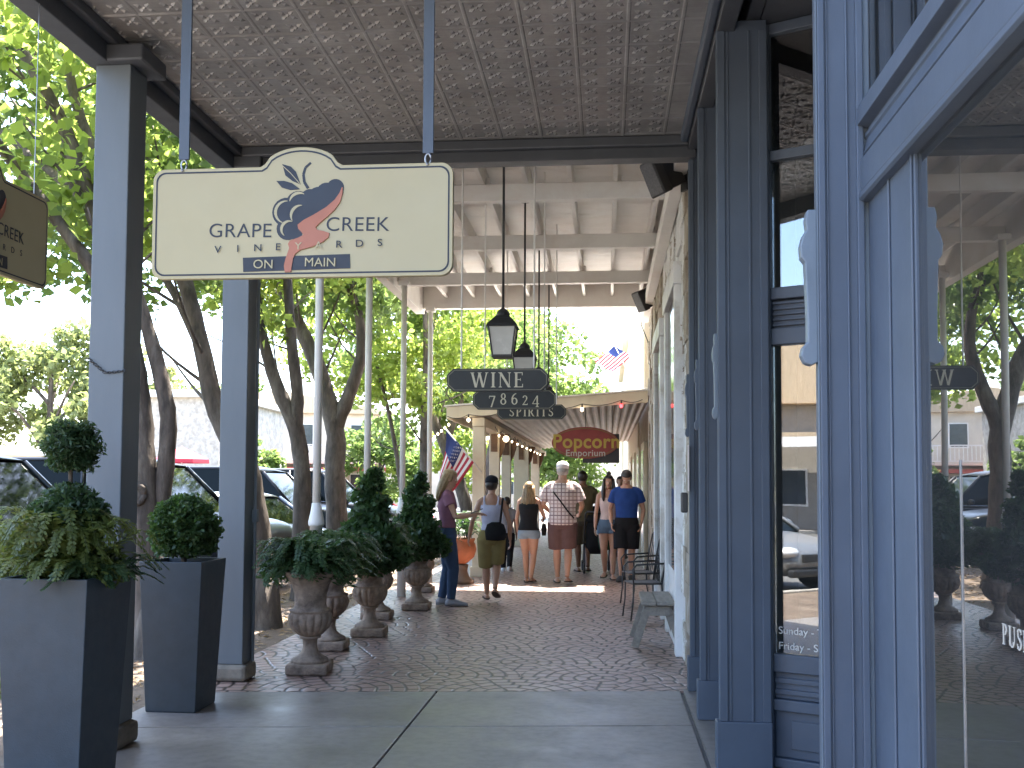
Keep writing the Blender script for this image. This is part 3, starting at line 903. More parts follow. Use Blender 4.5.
# ------------------------------------------------------------------ vineyard signs
def make_vineyard_sign():
    t = thing('hanging_sign', 'cream vineyard sign with grape emblem hanging face-on from two blue bars', 'sign', (-1.262, 4.0, -.015))
    W2, B, T_, RC = .637, 2.365, 2.832, .05
    def outline(ins):
        w2, b, tp, rc = W2 - ins, B + ins, T_ - ins, max(.01, RC - ins * .6)
        P = []
        def c(cx, cz, a0, a1):
            for k in range(7):
                a = R(a0 + (a1 - a0) * k / 6); P.append((cx + rc * math.cos(a), cz + rc * math.sin(a)))
        c(-w2 + rc, b + rc, 180, 270); c(w2 - rc, b + rc, 270, 360); c(w2 - rc, tp - rc, 0, 90)
        hw = .155 - ins * .5                   # raised round top
        P.append((hw + .02, tp))
        for k in range(15):
            x = hw - 2 * hw * k / 14
            P.append((x, tp + .012 + .068 * math.sqrt(max(0, 1 - (x / hw) ** 2)) ** 1.2))
        P.append((-hw - .02, tp))
        c(-w2 + rc, tp - rc, 90, 180)
        return P
    bd = MB().prism(outline(0), -.014, .014).build('board', SIGNC, t, bevel=.003)
    # dark border line inset from the edge
    a, b = outline(.014), outline(.021)
    n = len(a)
    mb = MB()
    for y in (-.0152,):
        o = len(mb.v)
        mb.v += [(x, y, z) for x, z in a] + [(x, y, z) for x, z in b]
        mb.f += [(o + i, o + (i + 1) % n, o + n + (i + 1) % n, o + n + i) for i in range(n)]
    mb.build('border_line', NAVY, bd)
    def px(u, v): return ((u - 519) * .001415, 2.598 - (v - 262) * .001415)
    lay = [0]
    def flat(mb, poly, d=None):
        lay[0] += 1
        d = -.0152 - .00004 * lay[0] if d is None else d
        mb.prism([px(*p) for p in poly], d, -.0141)
    def disc(mb, u, v, r, n=22):
        flat(mb, [(u + r * math.cos(2 * PI * k / n), v + r * math.sin(2 * PI * k / n)) for k in range(n)])
    def ribbon(mb, pts, w):
        for i in range(len(pts) - 1):
            (x0, y0), (x1, y1) = pts[i], pts[i + 1]
            L = math.hypot(x1 - x0, y1 - y0); nx_, ny_ = -(y1 - y0) / L, (x1 - x0) / L
            w0 = w(i / (len(pts) - 1)) if callable(w) else w
            w1 = w((i + 1) / (len(pts) - 1)) if callable(w) else w
            flat(mb, [(x0 + nx_ * w0, y0 + ny_ * w0), (x1 + nx_ * w1, y1 + ny_ * w1), (x1 - nx_ * w1, y1 - ny_ * w1), (x0 - nx_ * w0, y0 - ny_ * w0)])
    gr = MB()
    for u, v, r in ((622, 164, 26), (630, 178, 16), (596, 180, 32), (572, 196, 36), (600, 205, 26), (548, 200, 34), (566, 232, 34), (512, 208, 37), (540, 242, 40), (477, 233, 43), (508, 250, 42), (482, 282, 34), (506, 296, 20)):
        disc(gr, u, v, r)
    ribbon(gr, [(548, 88), (532, 102), (526, 122), (529, 145), (541, 164)], lambda s: 3.2 + 1.2 * s)
    for lf in (((462, 90), (488, 98), (503, 113), (511, 132), (518, 152), (493, 141), (472, 124)), ((445, 140), (468, 140), (492, 147), (517, 166), (488, 168), (462, 160))):
        flat(gr, lf)
    gr.build('grape_emblem', NAVY, bd)
    hl = MB()
    def arcp(u, v, r, a0, a1, n=12): return [(u + r * math.cos(R(a0 + (a1 - a0) * k / n)), v + r * math.sin(R(a0 + (a1 - a0) * k / n))) for k in range(n + 1)]
    bump_w = lambda s: .8 + 3.6 * math.sin(PI * s)
    lay[0] = 20
    ribbon(hl, arcp(477, 233, 33, 110, 275), bump_w)
    ribbon(hl, arcp(515, 206, 29, 190, 300), bump_w)
    ribbon(hl, arcp(521, 244, 30, 150, 275), bump_w)
    ribbon(hl, arcp(487, 284, 24, 130, 290), bump_w)
    ribbon(hl, [(462, 94), (488, 118), (516, 150)], 1.0)
    hl.build('emblem_highlights', SIGNC, bd)
    sa = MB()
    lay[0] = 120
    stream = [(645, 165, 643, 163), (644, 185, 636, 180), (638, 207, 622, 200), (622, 230, 596, 222), (600, 250, 560, 243), (578, 268, 530, 258), (566, 280, 512, 272),
              (570, 288, 514, 284), (590, 292, 524, 294), (607, 298, 530, 302), (605, 310, 515, 310), (588, 324, 490, 318), (555, 338, 484, 328), (522, 346, 488, 340),
              (506, 358, 482, 358), (500, 372, 477, 374), (497, 390, 473, 392), (494, 410, 476, 411)]
    for (a0, b0, c0, d0), (a1, b1, c1, d1) in zip(stream[:-1], stream[1:]):
        flat(sa, [(a0, b0), (a1, b1), (c1, d1), (c0, d0)], -.0209)
    sa.build('emblem_stream', SALMON, bd)
    bx = MB(); flat(bx, [(348, 366), (668, 360), (670, 402), (350, 408)], -.0165); bx.build('name_bar', NAVY, bd)
    def T(u, v, d=-.0222):
        x, z = px(u, v); return Matrix.Translation((x, d, z)) @ Matrix.Rotation(R(1.1), 4, 'Y')
    text_obj('GRAPE', .084, NAVY, 'lettering', bd, T(338, 305, -.0156), .0004, 'CENTER', 1.04, -.0002, 1.05)
    text_obj('CREEK', .084, NAVY, 'lettering', bd, T(689, 293, -.0156), .0004, 'CENTER', 1.04, -.0002, 1.05)
    for i, ch_ in enumerate('VINEYARDS'):
        text_obj(ch_, .042, SIGNC if ch_ in 'YA' and i < 6 else NAVY, 'lettering', bd, T(273 + i * 60.5, 351 - i * 1.5), .0004, 'CENTER', 1, .0001, 1.15)
    text_obj('ON', .052, SIGNC, 'lettering', bd, T(411, 399), .0004, 'CENTER', 1.0, 0.0, 1.05)
    text_obj('MAIN', .052, SIGNC, 'lettering', bd, T(581, 396), .0004, 'CENTER', 1.0, 0.0, 1.05)
    for x in (-.51, .53):
        MB().box(x - .022, x + .022, -.006, .006, 2.875, 4.10).build('hanger_bar', SLATE, t, bevel=.001)
        k = MB()
        k.tube([(x + .012 * math.cos(R(a)), 0, 2.852 + .022 * math.sin(R(a))) for a in range(0, 361, 30)], .0045, 6)
        k.tube([(x, -.02, 2.825), (x, .02, 2.825)], .006, 6)
        k.build('hook', STEEL, t, True)
    return t
sign = make_vineyard_sign()
side = copy_tree(sign, None, (-2.86, 4.30, .15), R(90), 'shaded vineyard sign hung side-on by wires under the porch edge, cut by the frame', skip=('hanger_bar', 'hook'))
side.scale = (.80, 1, .985)
for x in (-.5, .5):
    MB().tube([(x, 0, 2.84), (x, 0, 3.83)], .0025, 5).build('wire', STEEL, side)

# ------------------------------------------------------------------ black name boards hung from the veranda
def name_board(body, y, x, z, w, h, label, cap, top):
    t = thing('name_board', label, 'sign', (x, y, z), group='black name boards hanging in a row')
    c = .05; w2, h2 = w / 2, h / 2
    P = [(-w2, -h2 + c), (-w2 + c, -h2), (w2 - c, -h2), (w2, -h2 + c), (w2, h2 - c), (w2 - c, h2), (-w2 + c, h2), (-w2, h2 - c)]
    b = MB().prism(P, -.018, .018).build('board', SIGNB, t, bevel=.003)
    Q = [(a * .975, q * .90) for a, q in P]; Q2 = [(a * .962, q * .845) for a, q in P]
    e = MB(); n = 8
    e.v = [(a, -.0187, q) for a, q in Q] + [(a, -.0187, q) for a, q in Q2]
    e.f = [(i, (i + 1) % n, n + (i + 1) % n, n + i) for i in range(n)]
    e.build('border_line', mat('dull_gold', (.2, .18, .12), .5), b)
    old = {'7': (1, -.16), '4': (1, -.16), '2': (.84, .02), '8': (1, .06), '6': (1, .06)}
    serif_text(body, cap, GOLDL, 'lettering', b, lambda u, v, d: (u, -.0182 - d, v), .34 if body[0] == '7' else .16, .002, old)
    for s in (-.36, .36):
        MB().tube([(s * w, 0, h2), (s * w, 0, top - z)], .007, 6).build('rod', WHITE, t)
    return t
name_board('WINE', 8.0, -.88, 2.345, .82, .185, 'black hanging board lettered WINE, nearest of its row', .121, 4.61)
name_board('78624', 9.8, -.91, 2.34, .82, .195, 'black hanging board with the number 78624', .112, 4.61)
name_board('SPIRITS', 11.8, -.89, 2.365, .82, .175, 'black hanging board lettered SPIRITS, partly hidden by the number board', .105, 4.61)

# ------------------------------------------------------------------ lanterns
def lantern(y, x, z, top, label):
    t = thing('hanging_lantern', label, 'lantern', (x, y, z), group='black hanging lanterns on long rods')
    # z = bottom of lantern; 0.44 tall
    def frus(mb, r0, z0, r1, z1):
        mb.taper((-r0, r0, -r0, r0), (-r1, r1, -r1, r1), z0, z1)
    g = MB(); frus(g, .080, .022, .112, .262); g.build('glass', LANTG, t)
    c = MB()
    frus(c, .088, 0, .092, .022)
    for sx in (-1, 1):
        for sy in (-1, 1):
            c.tube([(sx * .084, sy * .084, .02), (sx * .116, sy * .116, .265)], .008, 6)
    frus(c, .135, .262, .128, .285); frus(c, .128, .285, .075, .345); frus(c, .075, .345, .06, .365)
    c.lathe([(.055, .365), (.062, .38), (.05, .405), (.03, .425), (.012, .44), (.012, .47)], 14)
    c.build('housing', BLACKM, t, bevel=.003)
    MB().tube([(0, 0, .46), (0, 0, top - z)], .011, 8).build('rod', BLACKM, t, True)
    MB().lathe([(.05, top - z - .03), (.055, top - z - .01), (.05, top - z)], 12).build('canopy_plate', BLACKM, t, True)
    return t
lantern(8.6, -.90, 2.60, 4.60, 'nearest black lantern, hanging just above the WINE board')
lantern(10.7, -.885, 2.60, 4.60, 'second black lantern, half behind the nearest lantern above the WINE board')
lantern(12.6, -.86, 2.56, 4.60, 'third black lantern on its rod, mostly hidden behind the WINE board')
lantern(14.6, -.85, 2.53, 4.60, 'farthest black lantern on its rod, hidden behind the number board')

# ------------------------------------------------------------------ wall loudspeakers
def speaker(x, y, z, s, rz, label):
    t = thing('wall_speaker', label, 'speaker', (x, y, z), rz, 'black outdoor speakers under the veranda')
    M = Matrix.Rotation(R(28), 4, 'X')
    b = MB().taper((-.07 * s, .07 * s, .02 * s, .20 * s), (-.06 * s, .06 * s, .03 * s, .18 * s), -.14 * s, .14 * s)
    b.taper((-.11 * s, .11 * s, -.07 * s, .019 * s), (-.10 * s, .10 * s, -.06 * s, .019 * s), -.15 * s, .15 * s).xf(M)
    b.build('cabinet', BLACKP, t, bevel=.012)
    MB().taper((-.095 * s, .095 * s, -.076 * s, -.071 * s), (-.088 * s, .088 * s, -.068 * s, -.064 * s), -.135 * s, .135 * s).xf(M).build('grille', mat('grille_cloth', (.1, .1, .11), .7, var=.3, scale=60), t)
    k = MB(); k.tube([(0, .12 * s, 0), (0, .26 * s, .0)], .02 * s, 8); k.box(-.05 * s, .05 * s, .25 * s, .275 * s, -.09 * s, .09 * s)
    k.build('bracket', BLACKM, t, bevel=.003)
    return t
speaker(.42, 8.25, 4.06, 1.0, R(-62), 'nearer black speaker tilted down, high on the rubble wall')
speaker(.50, 14.4, 4.16, 1.0, R(-62), 'farther black speaker, small, high at the end of the veranda')

# ------------------------------------------------------------------ the second, lower awning with cream columns
aw = thing('corrugated_awning', 'low cream awning with corrugated underside beyond the white veranda', 'awning', (0, 0, 0))
Y0, Y1 = 16.2, 33.0
def zr(x): return 2.66 + (x + 2.6) * .09
cs = MB()
n = 92
x0, x1 = -2.55, .72
top = []
for i in range(n + 1):
    x = x0 + (x1 - x0) * i / n
    top.append((x, zr(x) + (.018 if i % 4 in (0, 1) else -.018)))
o = 0
for y in (Y0 + .1, Y1):
    cs.v += [(x, y, z) for x, z in top] + [(x, y, z + .012) for x, z in top]
m_ = len(top)
for i in range(m_ - 1):
    cs.f += [(i, i + 1, 2 * m_ + i + 1, 2 * m_ + i), (m_ + i, 3 * m_ + i, 3 * m_ + i + 1, m_ + i + 1)]
cs.build('corrugated_sheet', mat('rusty_cream_tin', (.50, .42, .34), .5, metal=.2, var=.15, scale=3, stain=(.32, .22, .15), stain_amt=.6, stretch=(1, .2, 1)), aw)
fb = MB(); fb.prism([(-2.62, 2.58), (.66, 2.84), (.66, 3.03), (-2.62, 2.77)], Y0, Y0 + .05); fb.build('fascia', CREAM, aw, bevel=.005)
fb = MB(); fb.prism([(-2.66, 2.775), (.70, 3.035), (.70, 3.06), (-2.66, 2.80)], Y0 - .03, Y1); fb.build('roof_edge', WARMW, aw)
MB().box(-2.2, -2.0, Y0 + .06, Y1, 2.46, 2.60).build('column_beam', CREAM, aw, bevel=.006)
MB().box(-2.63, -2.58, Y0 + .051, Y1, 2.58, 2.768).build('side_fascia', CREAM, aw, bevel=.006)
BRACK = mat('brown_bracket', (.16, .09, .05), .7, var=.3)
lbls = ['nearest cream square column of the low awning, beside the flag', 'second cream column of the low awning, behind the girl in the dark cap', 'third cream column of the low awning, dark brackets at its head',
        'broad cream column, farther along the low awning', 'farthest cream column of the low awning, left of the plaid shirt']
for (y, w_), lb in zip(((16.4, .20), (18.7, .19), (20.9, .19), (24.7, .36), (29.4, .24)), lbls):
    t = thing('cream_column', lb, 'column', (-2.1, y, 0), group='cream columns of the low awning')
    h = w_ / 2
    MB().box(-h, h, -h, h, .16, 2.459).build('shaft', CREAM, t, bevel=.008)
    MB().box(-h - .03, h + .03, -h - .03, h + .03, 0, .159).build('base', CREAM, t, bevel=.008)
    if y > 17:
        k = MB(); k.prism([(h + .001, 2.0), (h + .06, 2.1), (h + .16, 2.45), (h + .001, 2.45)], -.05, .05); k.build('bracket', BRACK, t)
        k = MB(); k.box(-.06, .06, -h - .03, -h - .001, 2.12, 2.45); k.build('bracket', BRACK, t)
# string of bulbs
WARMB = emit('warm_bulb', (1.0, .82, .55), 1.6)
REDB = emit('red_bulb', (1.0, .05, .06), .9)
sl_ = thing('string_lights', 'string of warm bulbs with one red, looped along the low awning edge', 'string lights', (0, 0, 0))
pts = []
xs = [-2.6, -2.25, -1.64, -1.0, -.40, .23, .62]
for a, b in zip(xs[:-1], xs[1:]):
    for k in range(8):
        s = k / 8; x = a + (b - a) * s
        pts.append((x, Y0 - .04, zr(x) - .045 - .05 * math.sin(PI * s)))
MB().tube(pts, .006, 5).build('cable', BLACKP, sl_)
for x in xs[1:-1]:
    z = zr(x) - .05
    s_ = MB().tube([(x, Y0 - .04, z), (x, Y0 - .04, z - .055)], .014, 8).build('socket', BLACKP, sl_)
    MB().ellipsoid((x, Y0 - .04, z - .085), .026, .026, .034, 10, 8).build('bulb', REDB if x > 0 else WARMB, sl_, True)
pts = []
for k in range(60):
    y = 16.6 + k * .2
    pts.append((-1.86, y, 2.47 - .07 * abs(math.sin(k * .52))))
MB().tube(pts, .006, 5).build('cable', BLACKP, sl_)
for k in range(3, 60, 6):
    x, y, z = pts[k]
    big = k == 9
    MB().ellipsoid((x, y, z - .05), .055 if big else .016, .055 if big else .016, .055 if big else .022, 10, 8).build('bulb', WARMB, sl_, True)
for k in range(5):
    x = -2.55 - k * .11
    MB().ellipsoid((x, 16.0 + k * .3, 2.47 - k * .035), .018, .018, .024, 10, 8).build('bulb', WARMB, sl_, True)

# popcorn sign
pc = thing('shop_sign', 'oval dark red sign with yellow Popcorn lettering hanging under the low awning', 'sign', (-.36, 17.0, 2.20))
MB().box(-.05, .57, .012, .05, -.32, .17).build('back_board', BLACKP, pc, bevel=.006)
ov = MB()
E_ = [(.565 * math.cos(2 * PI * k / 40) - .01, .27 * math.sin(2 * PI * k / 40) + .02) for k in range(40)]
ov.prism(E_, -.02, .011)
ob = ov.build('oval_board', mat('dark_red_sign', (.22, .028, .026), .5, var=.15), pc, bevel=.004)
E2 = [(.545 * math.cos(2 * PI * k / 40) - .01, .25 * math.sin(2 * PI * k / 40) + .02) for k in range(40)]
E3 = [(.53 * math.cos(2 * PI * k / 40) - .01, .235 * math.sin(2 * PI * k / 40) + .02) for k in range(40)]
rb_ = MB(); rb_.v = [(a, -.0212, b) for a, b in E2] + [(a, -.0212, b) for a, b in E3]
rb_.f = [(i, (i + 1) % 40, 40 + (i + 1) % 40, 40 + i) for i in range(40)]
YEL = mat('yellow_ink', (.40, .30, .045), .5, var=.05)
rb_.build('border_line', mat('dull_yellow', (.16, .11, .03), .5), ob)
text_obj('Popcorn', .325, YEL, 'lettering', pc, Matrix.Translation((.01, -.023, -.065)), .001, 'CENTER', 1.05, .007, .98)
text_obj('Emporium', .155, mat('dull_white_ink', (.4, .38, .34), .5), 'lettering', pc, Matrix.Translation((.0, -.023, -.205)), .001, 'CENTER', 1.05, .002, 1.0)
for x in (.0, .45):
    MB().tube([(x, .03, .17), (x, .03, .65)], .006, 5).build('hanger_chain', BLACKM, pc)

# farther shops on the right beyond the veranda
fs = thing('far_shop_building', 'cream and stone shop building beside the low awning', 'building', (0, 0, 0))
MB().box(.74, 12, 16.002, 23, 0, 3.1).build('stone_wall', mat('rough_far_stone', (.36, .30, .23), .9, var=.35, scale=5, bump=.9, bscale=9, stain=(.18, .13, .09), stain_amt=.6), fs, bevel=.02)
MB().box(.70, 12, 23.002, 46, 0, 6.9).build('cream_wall', CREAM, fs)
MB().box(.72, 12, 16.002, 23, 3.102, 7.6).build('cream_upper_wall', CREAM, fs)
MB().box(.52, .74, 16.3, 46, 6.2, 6.5).build('cornice', CREAM, fs, bevel=.02)
MB().box(.60, .74, 16.4, 16.75, 3.1, 5.6).build('downpipe_box', CREAM, fs, bevel=.02)
MB().tube([(.66, 17.3, 3.1), (.66, 17.3, 5.0)], .06, 8).build('downpipe', CREAM, fs)
for y in (18.2, 21.0, 24.5, 28):
    MB().box(.66, .735, y, y + 1.4, .0, 2.3).build('door_surround', CREAM, fs, bevel=.01)
    MB().box(.655, .659, y + .15, y + 1.25, .05, 2.15).build('door', DARKG, fs)
ck = MB(); ck.tube([(.60, 16.05, 4.5), (.55, 16.2, 4.1), (.66, 16.3, 3.85), (.70, 16.5, 3.7), (.73, 16.6, 3.1)], .009, 5)
tag(ck.build('cable', BLACKP), 'loose black cable drooping down the cream upper wall past the veranda', 'cable')
# ------------------------------------------------------------------ leaves
def leaf_cloud(centres, count, L, W, squash=.75, spread=1.0, up=.35, reject=None, shell=False, seed=1):
    rs = np.random.RandomState(seed)
    C = np.array([c[:3] for c in centres]); Rr = np.array([c[3] for c in centres])
    pr = Rr ** 2; pr = pr / pr.sum()
    idx = rs.choice(len(C), count, p=pr)
    d = rs.normal(size=(count, 3)); d /= np.linalg.norm(d, axis=1)[:, None]
    rad = rs.uniform(0, 1, count) ** (.18 if shell else .42)
    P = C[idx] + d * (rad * Rr[idx])[:, None] * np.array([1, 1, squash]) * spread
    if reject is not None:
        P = P[~reject(P)]
    n = len(P)
    nrm = rs.normal(size=(n, 3)); nrm[:, 2] += up * 2; nrm /= np.linalg.norm(nrm, axis=1)[:, None]
    a = np.cross(nrm, rs.normal(size=(n, 3))); a /= np.linalg.norm(a, axis=1)[:, None]
    b = np.cross(nrm, a)
    s = rs.uniform(.65, 1.25, n)[:, None]
    l, w = a * L * .5 * s, b * W * .5 * s
    f = nrm * W * .18 * s
    V = np.stack([P - l, P + w + f - l * .15, P + l, P - w + f - l * .15], 1).reshape(-1, 3)
    return V, n

def quads_mesh(name, V, n, m):
    me = bpy.data.meshes.new(name)
    me.vertices.add(len(V)); me.vertices.foreach_set('co', V.astype(np.float32).ravel())
    me.loops.add(n * 4); me.loops.foreach_set('vertex_index', np.arange(n * 4, dtype=np.int32))
    me.polygons.add(n); me.polygons.foreach_set('loop_start', np.arange(0, n * 4, 4, dtype=np.int32))
    me.update(calc_edges=True); me.validate()
    me.materials.append(m)
    return me

def foliage(name, m, parent, *a, **k):
    V, n = leaf_cloud(*a, **k)
    o = bpy.data.objects.new(name, quads_mesh(name, V, n, m))
    COL.objects.link(o); o.parent = parent
    return o

LEAF_A = leafmat('sunlit_broadleaf', (0.05, 0.09, 0.016), (0.095, 0.15, 0.028), (0.48, 0.60, 0.13), .62)
LEAF_B = leafmat('fresh_broadleaf', (0.055, 0.10, 0.022), (0.105, 0.165, 0.035), (0.27, 0.385, 0.105), .5)
LEAF_FAR = leafmat('glare_paled_foliage', (0.09, 0.12, 0.045), (0.17, 0.20, 0.085), (0.36, 0.42, 0.14), .45)  # leaf colour paled to stand in for bright glare over the distant trees
LEAF_BOX = leafmat('boxwood_leaf', (0.026, 0.055, 0.02), (0.055, 0.105, 0.035), (0.12, 0.22, 0.045), .35)
LEAF_DK = leafmat('dark_shrub_leaf', (0.024, 0.052, 0.024), (0.05, 0.098, 0.04), (0.10, 0.20, 0.05), .35)
LEAF_FERN = leafmat('fern_frond', (0.045, 0.07, 0.018), (0.10, 0.13, 0.034), (0.22, 0.27, 0.055), .42)
LEAF_CYP = leafmat('cypress_spray', (0.022, 0.046, 0.022), (0.045, 0.085, 0.034), (0.09, 0.16, 0.045), .35)

def limb(mb, pts, r0, r1, n=10, seed=0):
    rs = random.Random(seed)
    P = [Vector(p) for p in pts]
    Q = []
    for i in range(len(P) - 1):
        for k in range(4):
            s = k / 4
            a, b = P[max(i - 1, 0)], P[min(i + 2, len(P) - 1)]
            p, q = P[i], P[i + 1]
            t1, t2 = (q - a) * .5, (b - p) * .5
            h = (2 * s ** 3 - 3 * s ** 2 + 1) * p + (s ** 3 - 2 * s ** 2 + s) * t1 + (-2 * s ** 3 + 3 * s ** 2) * q + (s ** 3 - s ** 2) * t2
            Q.append(h)
    Q.append(P[-1])
    m = len(Q)
    rad = [(r0 + (r1 - r0) * (i / (m - 1))) * (1 + rs.uniform(-.07, .07)) for i in range(m)]
    mb.tube(Q, rad, n)
    return Q

def roofed(P):          # leaves never grow into the roofs
    return ((P[:, 0] > -3.25) & (P[:, 1] < 15.9) & (P[:, 2] < 4.75)) | ((P[:, 0] > -3.25) & (P[:, 1] < 7.8)) | ((P[:, 0] > -2.8) & (P[:, 1] < 33.2) & (P[:, 2] < 3.3)) | (P[:, 0] > .5)

def street_tree(base, label, limbs, clumps, n, m, L=.14, seed=1, flare=1.3, r0=.17, twigs=True):
    """limbs: list of (points, r0, r1) relative to the world; stored relative to the base"""
    t = thing('street_tree', label, 'tree', base, group='street trees along the pavement')
    B = Vector(base)
    mb = MB()
    for i, (pts, a, b) in enumerate(limbs):
        Q = limb(mb, [Vector(p) - B for p in pts], a, b, 11, seed + i)
        if twigs:
            rs = random.Random(seed * 7 + i)
            for k in range(len(Q) // 2, len(Q), 3):
                q = Q[k]
                d = Vector((rs.uniform(-1.2, .7), rs.uniform(-1, 1), rs.uniform(.2, 1.1))).normalized()
                ln = rs.uniform(.8, 1.8)
                limb(mb, [q, q + d * ln * .5, q + d * ln + Vector((0, 0, rs.uniform(-.1, .3)))], max(.014, b * .42), .007, 6, k)
    b0 = limbs[0][0][0]
    a = limbs[0][1]
    p0 = Vector(b0) - B
    mb.tube([p0 + Vector((0, 0, -.15)), p0 + Vector((0, 0, .03)), p0 + Vector((0, 0, .16)), p0 + Vector((0, 0, .55))], [a * flare * 1.25, a * flare * 1.05, a * 1.22, a * .98], 14)
    mb.build('trunk', BARK, t, True)
    cl = [(x - B.x, y - B.y, z - B.z, r) for x, y, z, r in clumps]
    foliage('crown', m, t, cl, n, L, L * .72, seed=seed, reject=lambda P: roofed(P + np.array(base)))
    return t

def clumps_in(c, r, k, cr, seed):
    rs = np.random.RandomState(seed)
    out = []
    while len(out) < k:
        d = rs.normal(size=3); d /= np.linalg.norm(d)
        q = rs.uniform(.25, 1) ** .5
        p = np.array(c) + d * q * np.array(r)
        out.append((p[0], p[1], p[2], rs.uniform(*cr)))
    return out

t1L = [(-3.98, 8.6, -.05), (-4.04, 8.6, .5), (-4.06, 8.6, 1.17), (-4.11, 8.62, 1.7), (-4.17, 8.65, 2.25), (-4.24, 8.6, 2.7), (-4.37, 8.6, 3.24), (-4.54, 8.6, 3.8), (-4.75, 8.6, 4.36), (-4.99, 8.6, 4.92), (-5.41, 8.6, 5.6)]
t1R = [(-3.98, 8.66, .9), (-3.92, 8.66, 1.3), (-3.87, 8.66, 1.98), (-3.92, 8.66, 2.33), (-4.05, 8.66, 2.79), (-4.2, 8.66, 3.24), (-4.43, 8.66, 4.07), (-4.76, 8.66, 4.82), (-4.92, 8.66, 5.39), (-5.03, 8.7, 6.1)]
c1 = clumps_in((-6.2, 9.2, 5.9), (3.0, 3.4, 2.5), 60, (.45, .85), 11) + clumps_in((-5.3, 8.6, 4.0), (1.2, 1.6, .75), 16, (.3, .5), 12)
t1L = [(x - .05 * min(1, z), y, z) for x, y, z in t1L]; t1R = [(x - .06, y, z) for x, y, z in t1R]
T1 = street_tree((-3.98, 8.6, -.03), 'twin-stemmed street tree with a knot scar, between the two porch posts', [(t1L, .165, .05), (t1R, .085, .035),
    ([(-4.3, 8.6, 3.0), (-4.9, 8.3, 3.9), (-5.6, 8.0, 4.9), (-6.3, 7.8, 6.0)], .07, .025), ([(-4.5, 8.6, 3.9), (-5.5, 9.2, 4.6), (-6.6, 9.6, 5.4)], .06, .02)], c1, 10500, LEAF_A, .135, 21)
kn = MB(); kn.tube([Vector((-.135, -.115, 1.43)) + Vector((.05 * math.cos(R(a)), .012 * math.cos(R(a * 2)), .08 * math.sin(R(a)))) for a in range(0, 361, 24)], .030, 7)
kn.build('knot', BARK, T1, True)
t2 = [(-3.64, 10.45, -.05), (-3.66, 10.45, .35), (-3.67, 10.45, .68), (-3.8, 10.45, 1.43), (-3.88, 10.45, 1.72), (-4.11, 10.45, 2.08), (-4.26, 10.45, 2.45), (-4.35, 10.45, 2.84), (-4.53, 10.45, 3.5), (-4.71, 10.45, 4.05), (-5.02, 10.45, 4.84), (-5.3, 10.5, 5.8)]
c2 = clumps_in((-6.0, 11.5, 6.0), (2.8, 2.6, 2.2), 48, (.45, .85), 13) + clumps_in((-5.2, 11, 4.3), (1.4, 1.2, .7), 10, (.3, .5), 14)
street_tree((-3.64, 10.45, -.03), 'leaning street tree passing behind the second porch post', [(t2, .15, .06), ([(-4.35, 10.45, 2.9), (-5.0, 10.9, 3.8), (-5.9, 11.2, 4.9)], .07, .02)], c2, 10000, LEAF_B, .14, 22)
t3 = [(-3.98, 13, -.05), (-4.02, 13, .5), (-4.03, 13, 1.15), (-4.04, 13, 1.68), (-4.13, 13, 2.22), (-4.32, 13, 2.62), (-4.48, 13, 3.02), (-4.62, 13, 3.5), (-4.74, 13, 3.98), (-4.95, 13, 4.9)]
t3R = [(-4.06, 13, 1.9), (-4.13, 13, 2.3), (-4.12, 13, 2.7), (-4.2, 13, 3.29), (-4.26, 13, 3.97), (-4.31, 13, 4.65), (-4.41, 13, 5.7)]
c3 = clumps_in((-5.6, 13.8, 5.9), (2.6, 2.3, 1.9), 46, (.4, .8), 15) + clumps_in((-4.6, 13, 4.2), (1.0, 1.0, .7), 9, (.25, .45), 16)
street_tree((-3.98, 13, -.03), 'forked street tree just left of the first veranda post', [(t3, .15, .05), (t3R, .105, .04)], c3, 9000, LEAF_A, .14, 23)
t4 = [(-4.3, 15.8, -.05), (-4.3, 15.8, .6), (-4.37, 15.8, 1.73), (-4.36, 15.8, 2.3), (-4.6, 15.8, 3.19), (-4.84, 15.8, 3.76), (-5.09, 15.8, 4.25), (-5.41, 15.8, 4.83), (-5.76, 15.8, 5.5)]
t4R = [(-4.38, 15.8, 1.9), (-4.36, 15.8, 2.4), (-4.18, 15.8, 2.86), (-4.04, 15.8, 3.26), (-3.95, 15.8, 3.67), (-4.0, 15.8, 4.22), (-4.16, 15.8, 4.73), (-4.25, 15.8, 5.6)]
c4 = clumps_in((-5.2, 17, 6.0), (2.6, 2.2, 1.9), 44, (.4, .8), 17) + clumps_in((-4.4, 16.2, 4.3), (1.1, 1.0, .8), 10, (.25, .5), 18)
street_tree((-4.3, 15.8, -.03), 'thick forked street tree between the first and second veranda posts', [(t4, .2, .07), (t4R, .14, .05)], c4, 9000, LEAF_B, .15, 24)
t5 = [(-3.62, 20, -.05), (-3.64, 20, .78), (-3.69, 20, 1.79), (-3.7, 20, 2.81), (-3.66, 20, 3.83), (-3.7, 20, 5.2)]
t6 = [(-3.7, 20.1, .2), (-4.09, 20, 1.18), (-4.27, 20, 2.2), (-4.44, 20, 3.01), (-4.7, 20, 4.0)]
c5 = clumps_in((-4.6, 21, 5.3), (2.6, 2.2, 2.0), 46, (.4, .85), 19) + clumps_in((-4.1, 20.4, 3.7), (1.3, 1.0, .7), 10, (.25, .5), 20)
street_tree((-3.62, 20, -.03), 'straight slim street tree left of the flag', [(t5, .11, .05), (t6, .06, .03)], c5, 9000, LEAF_A, .16, 25)
t7 = [(-3.15, 24, -.05), (-3.29, 24, .65), (-3.66, 24, 1.85), (-4.04, 24, 2.7), (-4.29, 24, 3.31), (-4.8, 24, 4.6)]
